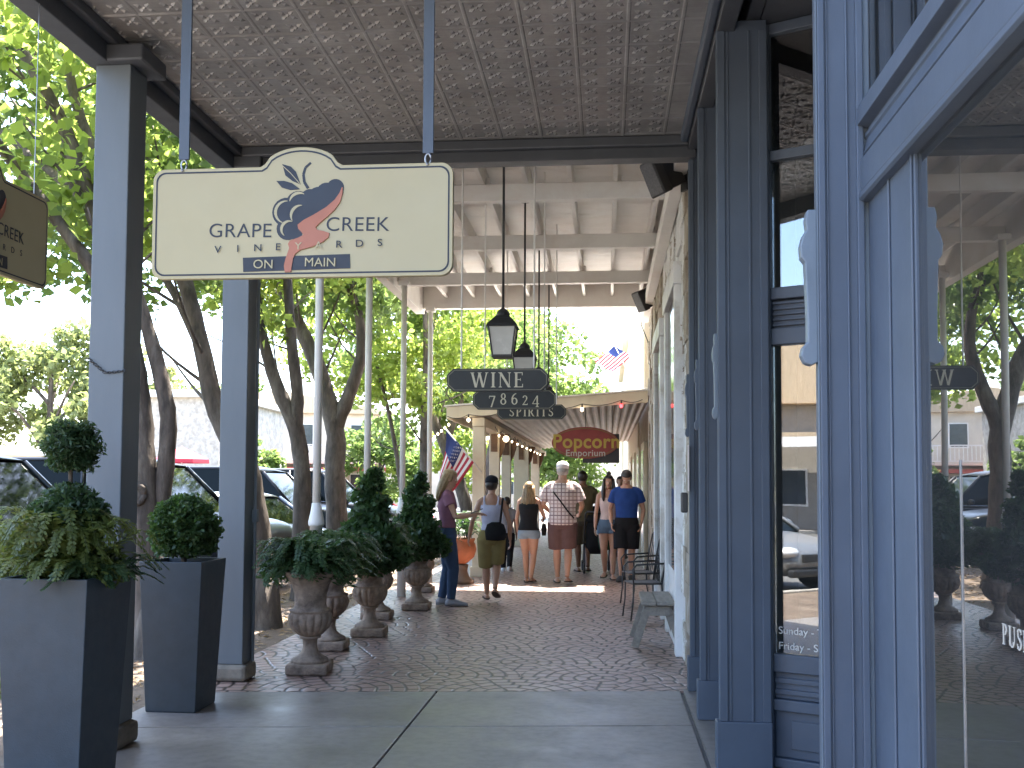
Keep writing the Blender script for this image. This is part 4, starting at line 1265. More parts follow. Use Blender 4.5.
c7 = clumps_in((-4.4, 25, 5.2), (2.8, 2.4, 2.3), 46, (.45, .9), 26)
street_tree((-3.15, 24, -.03), 'dark leaning street tree behind the flag', [(t7, .19, .08), ([(-3.9, 24, 2.5), (-3.6, 24.2, 3.4), (-3.2, 24.4, 4.6)], .1, .04)], c7, 8500, LEAF_B, .17, 27)
c8 = clumps_in((-3.6, 34.5, 5.6), (3.2, 2.8, 2.9), 46, (.55, 1.0), 28)
street_tree((-4.2, 34, -.03), 'leafy street tree beyond the low awning, above its roof', [([(-4.2, 34, -.05), (-4.1, 34, 1.5), (-3.9, 34.2, 3.2), (-3.6, 34.4, 5.2)], .2, .07)], c8, 9000, LEAF_B, .2, 29, twigs=False)
c9 = clumps_in((-2.0, 46, 4.4), (3.0, 2.5, 3.6), 50, (.6, 1.1), 30)
street_tree((-2.4, 46, -.03), 'bright leafy tree closing the view at the end of the walkway', [([(-2.4, 46, -.05), (-2.3, 46, 1.2), (-2.2, 46, 3.0), (-2.0, 46, 5.5)], .14, .06)], c9, 8000, LEAF_B, .26, 31, twigs=False)

# ------------------------------------------------------------------ trees across the street
def far_tree(x, y, h, r, label, m, seed, n=3500, L=.42, low=.3):
    t = thing('far_tree', label, 'tree', (x, y, -.14), group='trees across the street')
    mb = MB()
    limb(mb, [(0, 0, -.1), (.1, 0, h * .3), (0, .1, h * .6), (.1, 0, h * .85)], h * .03, h * .008, 8, seed)
    for k in range(5):
        a = k * 1.3 + seed
        limb(mb, [(0, 0, h * (.3 + .07 * k)), (math.cos(a) * r * .4, math.sin(a) * r * .4, h * (.5 + .06 * k)), (math.cos(a) * r * .8, math.sin(a) * r * .8, h * (.62 + .06 * k))], h * .012, h * .004, 6, k)
    mb.build('trunk', BARK, t, True)
    cl = clumps_in((0, 0, h * (.5 + low * .5)), (r, r, h * (.5 - low * .5)), 44, (r * .18, r * .34), seed)
    foliage('crown', m, t, cl, n, L, L * .7, seed=seed)
    return t
far_tree(-36.5, 52, 8.6, 4.0, 'broad pale tree at the frame edge, left of the nearest post', LEAF_FAR, 41, 5000)
far_tree(-31.0, 53, 10.4, 4.2, 'tallest pale tree across the street, left of the nearest post', LEAF_FAR, 42, 6000)
far_tree(-27.0, 54, 9.2, 2.9, 'narrow pale tree across the street, touching the nearest post', LEAF_FAR, 43, 4000)
far_tree(-31.5, 72, 9.5, 3.6, 'green tree rising behind the stone house roof', LEAF_B, 44, 3500)
far_tree(-24.5, 64, 8.5, 3.4, 'green tree behind the balcony house, left of the forked tree', LEAF_B, 45, 4500)
far_tree(-16.2, 44, 3.8, 1.7, 'small round green tree before the balcony house', LEAF_B, 46, 3000, .28, .15)
far_tree(-11.5, 50, 5.2, 2.4, 'bright green tree seen between the second and third veranda posts', LEAF_B, 47, 4000, .3, .15)
far_tree(-13.8, 58, 5.8, 2.6, 'bright green tree right of the balcony house', LEAF_A, 48, 3500, .32, .15)
far_tree(-8.0, 62, 6.4, 2.8, 'light green tree far down the street past the red car', LEAF_A, 49, 3500, .34, .15)

# ------------------------------------------------------------------ buildings across the street
PALE = mat('pale_render', (.60, .53, .44), .8, var=.10, scale=1.5, stain=(.45, .4, .34), stain_amt=.4)
STONEF = mat('pale_ashlar', (.44, .395, .335), .85, var=.35, scale=5, bump=.5, bscale=4, stain=(.3, .26, .21), stain_amt=.6)
ROOFT = mat('tan_metal_roof', (.50, .38, .25), .5, metal=.2, var=.12, scale=2, stretch=(8, 1, 1))
ROOFG = mat('pale_roof', (.62, .60, .57), .7, var=.08)
WIN = mat('far_window_glass', (.05, .06, .07), .1, var=.2)
def far_house(x, y, w, d, h, rz, label, wallm, roofm, storeys=2, nwin=4, gable=1.2, name='house'):
    t = thing(name, label, 'house', (x, y, -.14), rz)
    MB().box(-w / 2, w / 2, -d / 2, d / 2, 0, h).build('wall', wallm, t)
    r_ = MB()
    if gable:
        r_.prism([(-w / 2 - .4, h + .002), (w / 2 + .4, h + .002), (w / 2 + .4, h + .14), (0, h + gable), (-w / 2 - .4, h + .14)], -d / 2 - .4, d / 2 + .4)
    else:
        r_.box(-w / 2 - .25, w / 2 + .25, -d / 2 - .25, d / 2 + .25, h + .002, h + .3)
    r_.build('roof', roofm, t, bevel=.02)
    for s in range(storeys):
        z0 = .9 + s * (h / storeys)
        for i in range(nwin):
            cx = -w / 2 + w * (i + .5) / nwin
            q = MB().box(cx - .5, cx + .5, -d / 2 - .05, -d / 2 - .003, z0, z0 + 1.35).build('window_frame', WHITE, t)
            MB().box(cx - .43, cx + .43, -d / 2 - .065, -d / 2 - .052, z0 + .07, z0 + 1.28).build('window', WIN, q)
    return t
far_house(-18.9, 46, 4.6, 10, 5.3, R(2), 'pale stone house with a flat parapet, behind the twin-stemmed tree', STONEF, ROOFG, 1, 2, 0)
lowb = far_house(-29.5, 47, 17, 6, 2.9, R(26), 'long low white building with flat roof, left of the nearest post', PALE, ROOFG, 1, 5, 0)
bh = far_house(-19.5, 59, 12, 9, 5.6, R(14), 'beige house with upper balcony and white rail, right of the second porch post', PALE, ROOFT, 2, 4, 1.3)
MB().box(-6, 6, -6.2, -4.55, 2.75, 2.9).build('balcony_floor', PALE, bh)
b_ = MB(); b_.box(-6, 6, -6.2, -6.14, 3.75, 3.82); b_.box(-6, 6, -6.2, -6.14, 2.95, 3.0)
for k in range(61): b_.box(-6 + k * .2, -5.96 + k * .2, -6.19, -6.15, 3.0, 3.75)
b_.build('railing', WHITE, bh)
for x in (-5.9, -3, 0, 3, 5.9): MB().box(x - .08, x + .08, -6.2, -6.04, 0, 5.5).build('balcony_post', WHITE, bh)
MB().box(-6, 6, -6.6, -4.9, 2.35, 2.55).build('red_valance', mat('brick_red_awning', (.35, .08, .06), .7, var=.2), bh)
far_house(-14, 76, 16, 9, 4.2, R(6), 'low white house far behind the bright green trees', PALE, ROOFG, 1, 5, .8)
far_house(-6, 96, 12, 9, 4.6, R(2), 'cream house with wide eaves at the far end of the street', PALE, ROOFT, 1, 4, 1.0)
eh = far_house(2.5, 64, 10, 8, 4.4, 0, 'cream house with long eaves closing the walkway view', PALE, ROOFT, 1, 4, 1.2)
# seen only in the splayed window
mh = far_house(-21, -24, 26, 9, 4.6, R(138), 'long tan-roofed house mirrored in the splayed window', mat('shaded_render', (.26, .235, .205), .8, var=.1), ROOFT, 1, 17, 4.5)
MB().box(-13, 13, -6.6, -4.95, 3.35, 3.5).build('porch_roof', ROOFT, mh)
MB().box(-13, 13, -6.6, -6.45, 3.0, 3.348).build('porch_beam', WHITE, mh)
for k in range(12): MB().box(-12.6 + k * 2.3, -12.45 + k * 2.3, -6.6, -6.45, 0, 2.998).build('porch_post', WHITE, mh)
rs_ = MB()
for k in range(24):
    y_ = -4.6 + k * .4
    rs_.prism([(-13.4, 4.75), (0, 9.12), (0, 9.18), (-13.4, 4.83)], y_, y_ + .05); rs_.prism([(13.4, 4.75), (13.4, 4.83), (0, 9.18), (0, 9.12)], y_, y_ + .05)
rs_.build('roof_seam', ROOFT, mh)
# red umbrella on the far pavement
um = thing('garden_umbrella', 'red garden umbrella open before the stone house', 'umbrella', (-12.95, 29.5, -.1))
MB().lathe([(.86, 2.32), (.88, 2.22), (.86, 2.33), (.45, 2.52), (.04, 2.70)], 8).build('canopy', mat('red_canvas', (.46, .03, .05), .8, var=.1), um)
MB().tube([(0, 0, 0), (0, 0, 2.74)], .025, 8).build('pole', WHITE, um)
MB().lathe([(.25, 0), (.25, .06), (.05, .1)], 16).build('base', KERB, um)
# ------------------------------------------------------------------ tall planters
def planter(x, y, label, sc_=1.0):
    t = thing('tall_planter', label, 'planter', (x, y, 0), group='tall charcoal planters')
    t.scale = (sc_, sc_, sc_)
    b = MB()
    # outer shell, rim and inner well in one closed skin
    rings = [(.168, .0), (.172, .012), (.216, 1.0), (.196, 1.0), (.19, .93)]
    for r, z in rings:
        b.v += [(-r, -r, z), (r, -r, z), (r, r, z), (-r, r, z)]
    for i in range(len(rings) - 1):
        for k in range(4):
            b.f.append((i * 4 + k, i * 4 + (k + 1) % 4, i * 4 + 4 + (k + 1) % 4, i * 4 + 4 + k))
    b.f.append((3, 2, 1, 0)); b.f.append((16, 17, 18, 19))
    b.build('box', PLANTERM, t, bevel=.004)
    s = MB().box(-.188, .188, -.188, .188, .932, .955); s.build('soil', SOIL, t)
    return t
PL1 = planter(-2.655, 4.74, 'nearest tall tapered charcoal planter, full of ferns', 1.045)
planter(-2.845, 6.55, 'tall tapered charcoal planter with a round boxwood', .985)
# boxwood ball
bx_ = thing('boxwood_ball', 'clipped round boxwood in the second tall planter', 'shrub', (-2.845, 6.55, .945))
MB().tube([(0, 0, 0), (0, 0, .25)], .02, 6).build('stem', BARK, bx_)
foliage('foliage', LEAF_BOX, bx_, [(0, 0, .235, .215)] + [(.19 * math.cos(a) * math.cos(e), .19 * math.sin(a) * math.cos(e), .235 + .19 * math.sin(e), .06 + .02 * math.sin(a * 5 + e)) for a in np.linspace(0, 6, 13) for e in (-.6, -.1, .35, .8, 1.3)], 9000, .034, .022, squash=.9, shell=False, seed=51)
# fern planter: topiary ball on a stem, a lower ball, feathery sprays
tp = thing('topiary', 'dark pompom topiary on a thin stem in the nearest planter', 'topiary', (-2.66, 4.75, 1.0))
MB().tube([(0, 0, 0), (.01, 0, .3), (0, 0, .68)], .011, 7).build('stem', BARK, tp)
foliage('upper_ball', LEAF_CYP, tp, [(0, 0, .68, .125)] + [(.105 * math.cos(a) * c, .105 * math.sin(a) * c, .68 + .105 * z, .05 + .015 * math.sin(a * 3 + z)) for a in np.linspace(0, 6, 12) for z, c in ((-.7, .7), (0, 1), (.7, .7))], 4600, .040, .011, squash=1, seed=52)
foliage('lower_ball', LEAF_CYP, tp, [(.0, 0, .36, .16)] + [(.14 * math.cos(a), .14 * math.sin(a), .36, .06) for a in np.linspace(0, 6, 9)], 4200, .045, .016, squash=.9, seed=53)
def fronds(name, parent, m, n, base, reach, zlift, seed, leaflets=22, ll=.055, lw=.011):
    """arching fern fronds with paired leaflets"""
    rs = random.Random(seed)
    mb = MB()
    for i in range(n):
        a = rs.uniform(0, 2 * PI); L = rs.uniform(.6, 1.1) * reach
        d = Vector((math.cos(a), math.sin(a), 0)); sd = Vector((-d.y, d.x, 0))
        b = Vector(base) + Vector((rs.uniform(-.1, .1), rs.uniform(-.1, .1), 0))
        lift = rs.uniform(.45, 1.25) * zlift
        def pos(s): return b + d * L * s + Vector((0, 0, lift * math.sin(min(1, s * 1.02) * PI * .72) - .22 * reach * s * s))
        for k in range(3, leaflets):
            s = k / leaflets
            p = pos(s); q = pos(s + .02); ax = (q - p).normalized()
            ln = ll * (1 - abs(s - .4) * 1.1) * rs.uniform(.8, 1.2)
            for sg in (-1, 1):
                e = (sd * sg + ax * .55 + Vector((0, 0, rs.uniform(-.35, .15)))).normalized()
                tip = p + e * ln
                nn = e.cross(ax).normalized()
                w = ax * lw
                mid = p + e * ln * .45
                mb.add([p, mid + w, tip, mid - w], [(0, 1, 2, 3)])
        mb.tube([pos(k / 6) for k in range(7)], [.004] * 3 + [.002] * 4, 4, cap=False)
    o = mb.build(name, m, parent)
    return o
fe = thing('fern', 'feathery yellow-green ferns spilling round the topiary in the nearest planter', 'fern', (-2.64, 4.73, 1.0))
fronds('fronds', fe, LEAF_FERN, 95, (0, 0, 0), .36, .34, 61)
fronds('fronds', fe, LEAF_CYP, 40, (.1, -.02, .0), .30, .16, 62)
foliage('lower_growth', LEAF_FERN, fe, [(-.25, .05, .14, .14), (-.1, -.08, .10, .12), (.12, .08, .12, .13), (-.35, .1, .22, .12), (.22, -.04, .06, .10)], 1500, .05, .016, seed=63)
back = thing('conifer', 'golden conifer spray at the left frame edge by the nearest planter', 'conifer', (-3.25, 5.3, -.03))
MB().tube([(0, 0, 0), (0, 0, 1.3)], .022, 7).build('stem', BARK, back)
foliage('foliage', LEAF_FERN, back, [(0, 0, z, .27 - .1 * abs(z - .9)) for z in (.5, .7, .9, 1.05, 1.15)], 4200, .07, .016, seed=64)

# ------------------------------------------------------------------ stone urns
def urn(x, y, label, shrub, kind, seed, s=1.0):
    t = thing('stone_urn', label, 'urn', (x, y, 0), R(seed * 13 % 14 - 7), 'weathered stone urns along the pavement edge')
    t.scale = (s, s, s)
    MB().box(-.165, .165, -.165, .165, 0, .085).build('plinth', URNM, t, bevel=.018)
    prof = [(.0, .08), (.15, .085), (.145, .11), (.10, .135), (.07, .16), (.055, .21), (.06, .265), (.085, .275), (.09, .29)]
    MB().lathe(prof, 24).build('pedestal', URNM, t, True)
    def fl(th, z): return 1.03 - .11 * (1 - abs(math.sin(th * 8)) ** .6) if .30 < z < .47 else 1
    prof = [(.05, .285), (.10, .305), (.145, .35), (.168, .40), (.172, .44), (.160, .475), (.158, .482), (.168, .488), (.168, .50), (.135, .51), (.125, .54), (.128, .62), (.15, .70), (.195, .765), (.212, .785), (.212, .805), (.19, .805), (.15, .76), (.0, .75)]
    MB().lathe(prof, 128, fl).build('bowl', URNM, t, True)
    p = thing('shrub', shrub, 'shrub', (x, y, .75 * s), group='shrubs in the stone urns')
    if kind == 'spread':
        fronds('fronds', p, LEAF_DK, 110, (0, 0, 0), .47, .30, seed, 24, .075, .012)
        foliage('foliage', LEAF_DK, p, [(0, 0, .14, .2), (.2, .05, .12, .17), (-.22, 0, .12, .18), (-.05, .2, .15, .18), (.3, -.05, .02, .13), (-.32, .05, .02, .14), (.05, -.2, .1, .16)], 1500, .075, .022, seed=seed)
    else:
        foliage('foliage', LEAF_DK, p, [(0, 0, .06, .33), (.25, .0, .02, .18), (-.27, .05, .0, .20), (.0, -.22, .02, .2), (.12, -.1, .25, .2), (-.13, .05, .28, .2), (0, 0, .42, .21), (.08, -.03, .55, .14), (-.07, .02, .62, .13), (0, .02, .74, .13), (.03, 0, .85, .09)], 5200, .085, .046, seed=seed)
    MB().tube([(0, 0, 0), (0, 0, .12 if kind == 'spread' else .6)], .02, 6).build('stem', BARK, p)
    return t
urn(-2.36, 7.87, 'weathered stone urn nearest the camera, with a wide fern', 'wide dark fern spreading over the nearest stone urn', 'spread', 71)
urn(-2.52, 9.0, 'shadowed stone urn just behind the nearest one', 'dark low shrub in the shadowed urn behind the nearest urn', 'spread', 72)
urn(-2.35, 9.85, 'stone urn under the tall conical shrub, third along the edge', 'tall conical evergreen in the third stone urn', 'cone', 73)
urn(-2.56, 11.1, 'stone urn half hidden behind the third urn', 'bushy evergreen half hidden behind the tall conical one', 'spread', 74)
urn(-2.28, 11.97, 'stone urn beside the woman in jeans', 'conical evergreen beside the woman in jeans', 'cone', 75, .98)
urn(-2.56, 13.9, 'farthest stone urn, seen just left of the woman in jeans', 'small dark shrub left of the woman in jeans, in the farthest urn', 'spread', 76, .9)
# terracotta urn
tu = thing('terracotta_urn', 'orange terracotta urn on a dark pedestal before the cream column', 'urn', (-2.2, 15.2, 0))
tu.scale = (.82, .82, .95)
MB().lathe([(.23, 0), (.23, .05), (.14, .10), (.10, .20), (.12, .30), (.0, .30)], 20).build('pedestal', mat('dark_pedestal', (.16, .11, .08), .8, var=.2), tu, True)
MB().lathe([(.06, .30), (.12, .34), (.22, .42), (.26, .54), (.25, .62), (.22, .66), (.24, .70), (.24, .72), (.20, .72), (.18, .66), (0, .64)], 28, lambda th, z: 1 + .03 * abs(math.sin(th * 8)) if .35 < z < .62 else 1).build('bowl', TERRA, tu, True)
ts = thing('agave_plant', 'spiky dark plant in the orange terracotta urn', 'plant', (-2.2, 15.2, .65))
fronds('fronds', ts, LEAF_DK, 30, (0, 0, 0), .42, .4, 77, 14, .09, .02)

# ------------------------------------------------------------------ furniture against the wall
def metal_chair(x, y, rz, label):
    t = thing('metal_chair', label, 'chair', (x, y, 0), rz, 'black iron armchairs along the wall')
    t.scale = (.88, .76, .94)
    st = MB()
    for i in range(9):
        st.box(-.21, .21, -.20 + i * .046, -.160 + i * .046, .425, .437)
    st.tube([(-.22, -.21, .43), (.22, -.21, .43), (.22, .22, .43), (-.22, .22, .43), (-.22, -.21, .43)], .012, 8)
    st.build('seat', BLACKM, t)
    for sx in (-.23, .23):
        MB().tube([(sx, -.25, 0), (sx, -.215, .22), (sx, -.21, .43)], .012, 8).build('leg', BLACKM, t, True)
        MB().tube([(sx, .28, 0), (sx, .225, .22), (sx, .215, .43)], .012, 8).build('leg', BLACKM, t, True)
        MB().tube([(sx * 1.02, -.21, .43), (sx * 1.08, -.23, .60), (sx * 1.08, -.17, .655), (sx * 1.06, .05, .665), (sx * 1.0, .25, .67)], .012, 8).build('armrest', BLACKM, t, True)
    b = MB()
    b.tube([(-.22, .22, .43), (-.225, .27, .72), (-.19, .31, .93), (-.08, .325, .99), (.08, .325, .99), (.19, .31, .93), (.225, .27, .72), (.22, .22, .43)], .013, 8)
    for i in range(6):
        xx = -.155 + i * .062
        b.tube([(xx, .22, .43), (xx, .275, .72), (xx * .9, .32, .975)], .007, 6)
    b.build('backrest', BLACKM, t, True)
    return t
metal_chair(.41, 11.5, R(-78), 'nearer black iron armchair against the white wall, behind the bench')
metal_chair(.42, 12.8, R(-70), 'farther black iron armchair, behind the nearer one by the wall')
bn = thing('wooden_bench', 'low weathered grey wooden bench with splayed legs by the wall', 'bench', (.47, 9.75, 0))
for i, (a, b) in enumerate(((-.15, -.02), (-.015, .15))):
    MB().box(a, b, -.45, .45 + .04 * i, .40 + .004 * i, .437).build('seat_plank', WOODG, bn, bevel=.006)
for y in (-.33, .33):
    for s in (-1, 1):
        M = Matrix.Translation((s * .085, y, .40)) @ Matrix.Rotation(R(-18 * s), 4, 'Y')
        MB().box(-.035, .035, -.022, .022, -.415, -.012, M).build('leg', WOODG, bn, bevel=.004)
    MB().box(-.11, .11, y - .0225 - .02, y - .0225, .30, .39).build('brace', WOODG, bn, bevel=.003)
MB().box(-.012, .012, -.33, .33, .30, .36).build('stretcher', WOODG, bn, bevel=.003)

# ------------------------------------------------------------------ flags
FRED = mat('flag_red', (.45, .03, .06), .75, var=.06); FWHT = mat('flag_white', (.78, .76, .76), .75, var=.04); FBLU = mat('flag_blue', (.03, .05, .19), .75, var=.08)
def flag(name, label, loc, pole, P, W_, H_, drape, rz=0.0, stars=True):
    """P(u, v) -> local point, u along the fly, v down the hoist"""
    t = thing(name, label, 'flag', loc, rz)
    MB().tube(pole, .014, 8).build('pole', WHITE, t, True)
    NU, NV = 30, 26
    mb = MB()
    mb.v = [tuple(P(i / NU, j / NV)) for i in range(NU + 1) for j in range(NV + 1)]
    ks = []
    for i in range(NU):
        for j in range(NV):
            st = j * 13 // NV
            ks.append(2 if (i < NU * .4 and st < 7) else (st % 2))
            a = i * (NV + 1) + j
            mb.f.append((a, a + NV + 1, a + NV + 2, a + 1))
    o = mb.build('cloth', FRED, t, True)
    o.data.materials.append(FWHT); o.data.materials.append(FBLU)
    o.data.polygons.foreach_set('material_index', ks)
    so = o.modifiers.new('thickness', 'SOLIDIFY'); so.thickness = .004
    if True:
        if stars:
            sm = MB()
            for r_ in range(9):
                for c_ in range(6 if r_ % 2 == 0 else 5):
                    u = .4 * (c_ + (.55 if r_ % 2 == 0 else 1.05)) / 6.2; v = (7 / 13) * (r_ + .8) / 9.6
                    a, b, c = P(u, v), P(u + .02, v), P(u, v + .02)
                    a, b, c = Vector(a), Vector(b), Vector(c)
                    ax, ay = (b - a).normalized(), (c - a).normalized()
                    nn = ax.cross(ay)
                    for sg in (-1, 1):
                        pts = []
                        for k in range(10):
                            r0 = .019 if k % 2 == 0 else .008
                            an = PI / 2 + k * PI / 5
                            pts.append(a + (ax * math.cos(an) - ay * math.sin(an)) * r0 + nn * sg * .0045)
                        sm.add(pts, [tuple(range(10))])
            sm.build('stars', FWHT, o)
    return t
# hangs from a slanting pole on the first column; hoist along the pole, fly drooping
pa, pb = Vector((-2.02, 16.12, 1.70)), Vector((-2.62, 16.05, 2.42))
base = Vector((-2.08, 16.1, 1.72))
def Pf(u, v):
    h = pb.lerp(pa, .04 + .74 * v) - base            # along the pole, canton at its tip
    dr = Vector((-.10 - .40 * v, 0, -.86 + .30 * v)) * u + Vector((0, 0, -.10 * math.sin(PI * u) * v))
    rp = Vector((.02 * math.sin(u * 5 + v * 3), .055 * math.sin(v * 11 + u * 3) * (.3 + u), 0))
    return tuple(h + dr + rp)
flag('stars_and_stripes', 'flag of stars and stripes drooping from a slanted pole on the cream column', base, [tuple(pa - base), tuple(pb - base)], Pf, .7, .9, 0)
fb_ = Vector((.70, 32, 5.35))
def Pg(u, v):
    a = Vector((-.55, 0, .52)); b = Vector((-.34, 0, -.34))
    h = a * .35 + Vector((-.92, 0, -.10)) * (1 - u) * .0
    q = Vector((-.46, 0, .62)) + Vector((-.62, 0, -.52)) * u + Vector((.55, 0, -.34)) * v
    q.y = .05 * math.sin(u * 7 + v * 4)
    return tuple(q)
flag('stars_and_stripes', 'small distant flag tilted on a pole above the low awning', fb_, [(0, 0, -.3), (-.46, 0, .64)], Pg, .7, .5, 0, stars=False)

# ------------------------------------------------------------------ parked cars, nose towards the pavement (+X)
TYRE = mat('tyre_rubber', (.018, .018, .018), .85, var=.2)
RIM = mat('alloy', (.45, .46, .48), .3, metal=.9, var=.1)
CGLASS = mat('car_glass', (.003, .0055, .0055), .06, var=.1, spec=.12)
LIGHTG = mat('headlight_glass', (.6, .62, .65), .1, var=.1)
TAIL = mat('tail_light', (.35, .01, .01), .2, var=.1)
CHROME = mat('chrome', (.6, .6, .62), .15, metal=1.0, var=.05)
def paint(name, c, metal=.0):
    m, p, g = newmat(name)
    p.inputs['Base Color'].default_value = (*c, 1)
    p.inputs['Metallic'].default_value = metal
    p.inputs['Roughness'].default_value = .35
    p.inputs['Coat Weight'].default_value = .18
    p.inputs['Coat Roughness'].default_value = .08
    p.inputs['Specular IOR Level'].default_value = .2
    f = g.noise(coords(g), 3, 5)
    g.t.links.new(g.m('MULTIPLY_ADD', f, .2, .25), p.inputs['Roughness'])
    return m
def car(label, cat, nose_x, y, kind, pm, group='cars parked nose-in along the kerb', rz=0.0, name=None):
    """local: x forward (nose at 0, tail at -L), y width, z up"""
    t = thing(name or ('parked_suv' if kind == 'suv' else 'parked_car'), label, cat, (nose_x, y, -.125), rz, group)
    if kind == 'suv':
        L, hw, belt, roof = 5.0, .99, 1.22, 1.97
        prof = [(0, .55, .86, .82), (-.12, .42, 1.05, .90), (-.5, .36, 1.13, .97), (-1.25, .33, 1.21, .99), (-2.4, .32, 1.23, 1.0), (-3.9, .33, 1.23, 1.0), (-4.65, .37, 1.23, .98), (-4.9, .45, 1.18, .93), (-5.0, .55, 1.02, .87)]
        cab = [(-1.15, 1.21, .80), (-1.8, 1.87, .72), (-2.25, 1.97, .71), (-3.95, 1.96, .70), (-4.45, 1.89, .69), (-4.85, 1.22, .76)]
        wx, wr = (-.92, -3.85), .37
    else:
        L, hw, belt, roof = 4.7, .90, .94, 1.44
        prof = [(0, .42, .60, .70), (-.12, .32, .74, .82), (-.6, .24, .82, .88), (-1.35, .22, .93, .90), (-2.4, .22, .95, .91), (-3.7, .23, .97, .91), (-4.4, .28, .96, .88), (-4.63, .36, .92, .84), (-4.7, .46, .80, .78)]
        cab = [(-1.25, .92, .78), (-2.05, 1.37, .62), (-2.5, 1.44, .60), (-3.2, 1.42, .60), (-3.55, 1.36, .62), (-4.25, .96, .76)]
        wx, wr = (-.90, -3.70), .33
    b = MB()
    nn = 0
    for x, zb, zt, w in prof:
        sec = [(-w * .86, zb), (-w * .98, zb + .10), (-w, zb + (zt - zb) * .45), (-w * .985, zt - .13), (-w * .93, zt - .03), (-w * .78, zt), (0, zt + .02), (w * .78, zt), (w * .93, zt - .03), (w * .985, zt - .13), (w, zb + (zt - zb) * .45), (w * .98, zb + .10), (w * .86, zb)]
        nn = len(sec)
        b.v += [(x, q, z) for q, z in sec]
    for i in range(len(prof) - 1):
        for k in range(nn):
            k2 = (k + 1) % nn
            b.f.append((i * nn + k, i * nn + k2, (i + 1) * nn + k2, (i + 1) * nn + k))
    b.f.append(tuple(range(nn))); b.f.append(tuple(range((len(prof) - 1) * nn, len(prof) * nn))[::-1])
    body = b.build('body', pm, t, True)
    md = body.modifiers.new('smooth', 'SUBSURF'); md.levels = 2; md.render_levels = 2
    # glasshouse
    g = MB()
    nb = [(x, z, w) for x, z, w in cab]
    # side walls: bottom line on the belt, top line the roof curve
    def cw(x, z):     # half width at height z
        s = min(1, max(0, (z - belt) / (roof - belt)))
        return hw * (.93 - .17 * s)
    xs0, xs1 = cab[0][0], cab[-1][0]
    top = [(x, z) for x, z, w in cab]
    ring = len(top)
    for sg in (1, -1):
        for x, z in top: g.v.append((x, sg * cw(x, z), z - .012))
    for sg in (1, -1):
        for x, z in top: g.v.append((x, sg * cw(x, belt), belt - .06))
    n = ring
    for i in range(n - 1):
        g.f.append((i, i + 1, n + i + 1, n + i))                         # across the top
        g.f.append((i, i + 1, 2 * n + i + 1, 2 * n + i))
        g.f.append((n + i, n + i + 1, 3 * n + i + 1, 3 * n + i))
    g.build('windows', CGLASS, t)
    r_ = MB()
    mid = top[1:-1]
    for i, (x, z) in enumerate(mid):
        w = cw(x, z) + .008
        r_.v += [(x, -w, z - .035), (x, -w + .05, z + .004), (x, 0, z + .026), (x, w - .05, z + .004), (x, w, z - .035)]
    for i in range(len(mid) - 1):
        for k in range(4): r_.f.append((i * 5 + k, i * 5 + k + 1, i * 5 + 6 + k, i * 5 + 5 + k))
    ro = r_.build('roof', pm, t, True)
    sm = ro.modifiers.new('thick', 'SOLIDIFY'); sm.thickness = .02; sm.offset = 1
    for sg in (1, -1):
        def pil(x0, z0, x1, z1, w):
            MB().tube([(x0, sg * (cw(x0, z0) + .004), z0), (x1, sg * (cw(x1, z1) + .004), z1)], w, 6).build('pillar', pm, t, True)
        pil(top[0][0], belt - .02, *top[1], .035)
        pil(-2.55, belt - .02, -2.62, roof - .03, .035)
        pil(top[-1][0], belt - .02, *top[-2], .05)
        if kind == 'suv': pil(-3.75, belt - .02, -3.7, roof - .03, .045)
        MB().ellipsoid((top[0][0] - .35, sg * (hw + .07), belt + .07), .07, .10, .07, 10, 8).build('mirror', pm, t, True)
        for hx in (-2.35, -3.35):
            MB().box(hx - .1, hx + .1, sg * hw * 1.005 - .012, sg * hw * 1.005 + .012, belt - .2, belt - .17).build('door_handle', CHROME, t, bevel=.004)
        MB().box(-4.0, -1.3, sg * hw * .985 - .012, sg * hw * .985 + .004, belt - .03, belt - .005).build('belt_trim', CHROME, t, bevel=.003)
        hz = .72 if kind == 'suv' else .58
        MB().ellipsoid((-.16, sg * hw * .72, hz + .08), .14, .2, .085, 12, 8).build('headlight', LIGHTG, t, True)
        MB().ellipsoid((-L + .07, sg * hw * .74, belt - .22), .1, .16, .13, 12, 8).build('tail_light', TAIL, t, True)
        for x in wx:
            M = Matrix.Translation((x, sg * (hw - .11), wr)) @ Matrix.Rotation(R(90), 4, 'X')
            w_ = MB().lathe([(wr * .62, -.1), (wr * .94, -.105), (wr, -.07), (wr, .07), (wr * .94, .105), (wr * .62, .1)], 28).xf(M).build('tyre', TYRE, t, True)
            q = MB().lathe([(.02, -.06), (wr * .6, -.09), (wr * .63, -.1), (wr * .63, .1), (wr * .6, .09), (.02, .06)], 28)
            q.xf(M).build('rim', RIM, w_, True)
    MB().box(-.06, .02, -.5, .5, .52, .64).build('grille', BLACKP, t, bevel=.01)
    MB().box(-.10, .03, -hw * .82, hw * .82, .30, .42).build('bumper', BLACKP, t, bevel=.03)
    return t
BLK = paint('black_car_paint', (.012, .013, .016)); SIL = paint('silver_car_paint', (.24, .25, .26), .5); NVY = paint('navy_car_paint', (.010, .012, .018), .2)
REDC = paint('red_car_paint', (.40, .02, .03)); WHC = paint('white_car_paint', (.72, .72, .72)); DGR = paint('grey_car_paint', (.022, .025, .03), .3)
car('dark SUV at the left frame edge behind the fern planter', 'SUV', -5.15, 10.6, 'suv', DGR)
car('black SUV parked between the two porch posts, past the twin-stemmed tree', 'SUV', -4.65, 14.1, 'suv', BLK)
car('silver sedan with its hood just right of the second porch post', 'car', -4.75, 16.5, 'sedan', SIL, rz=R(-33))
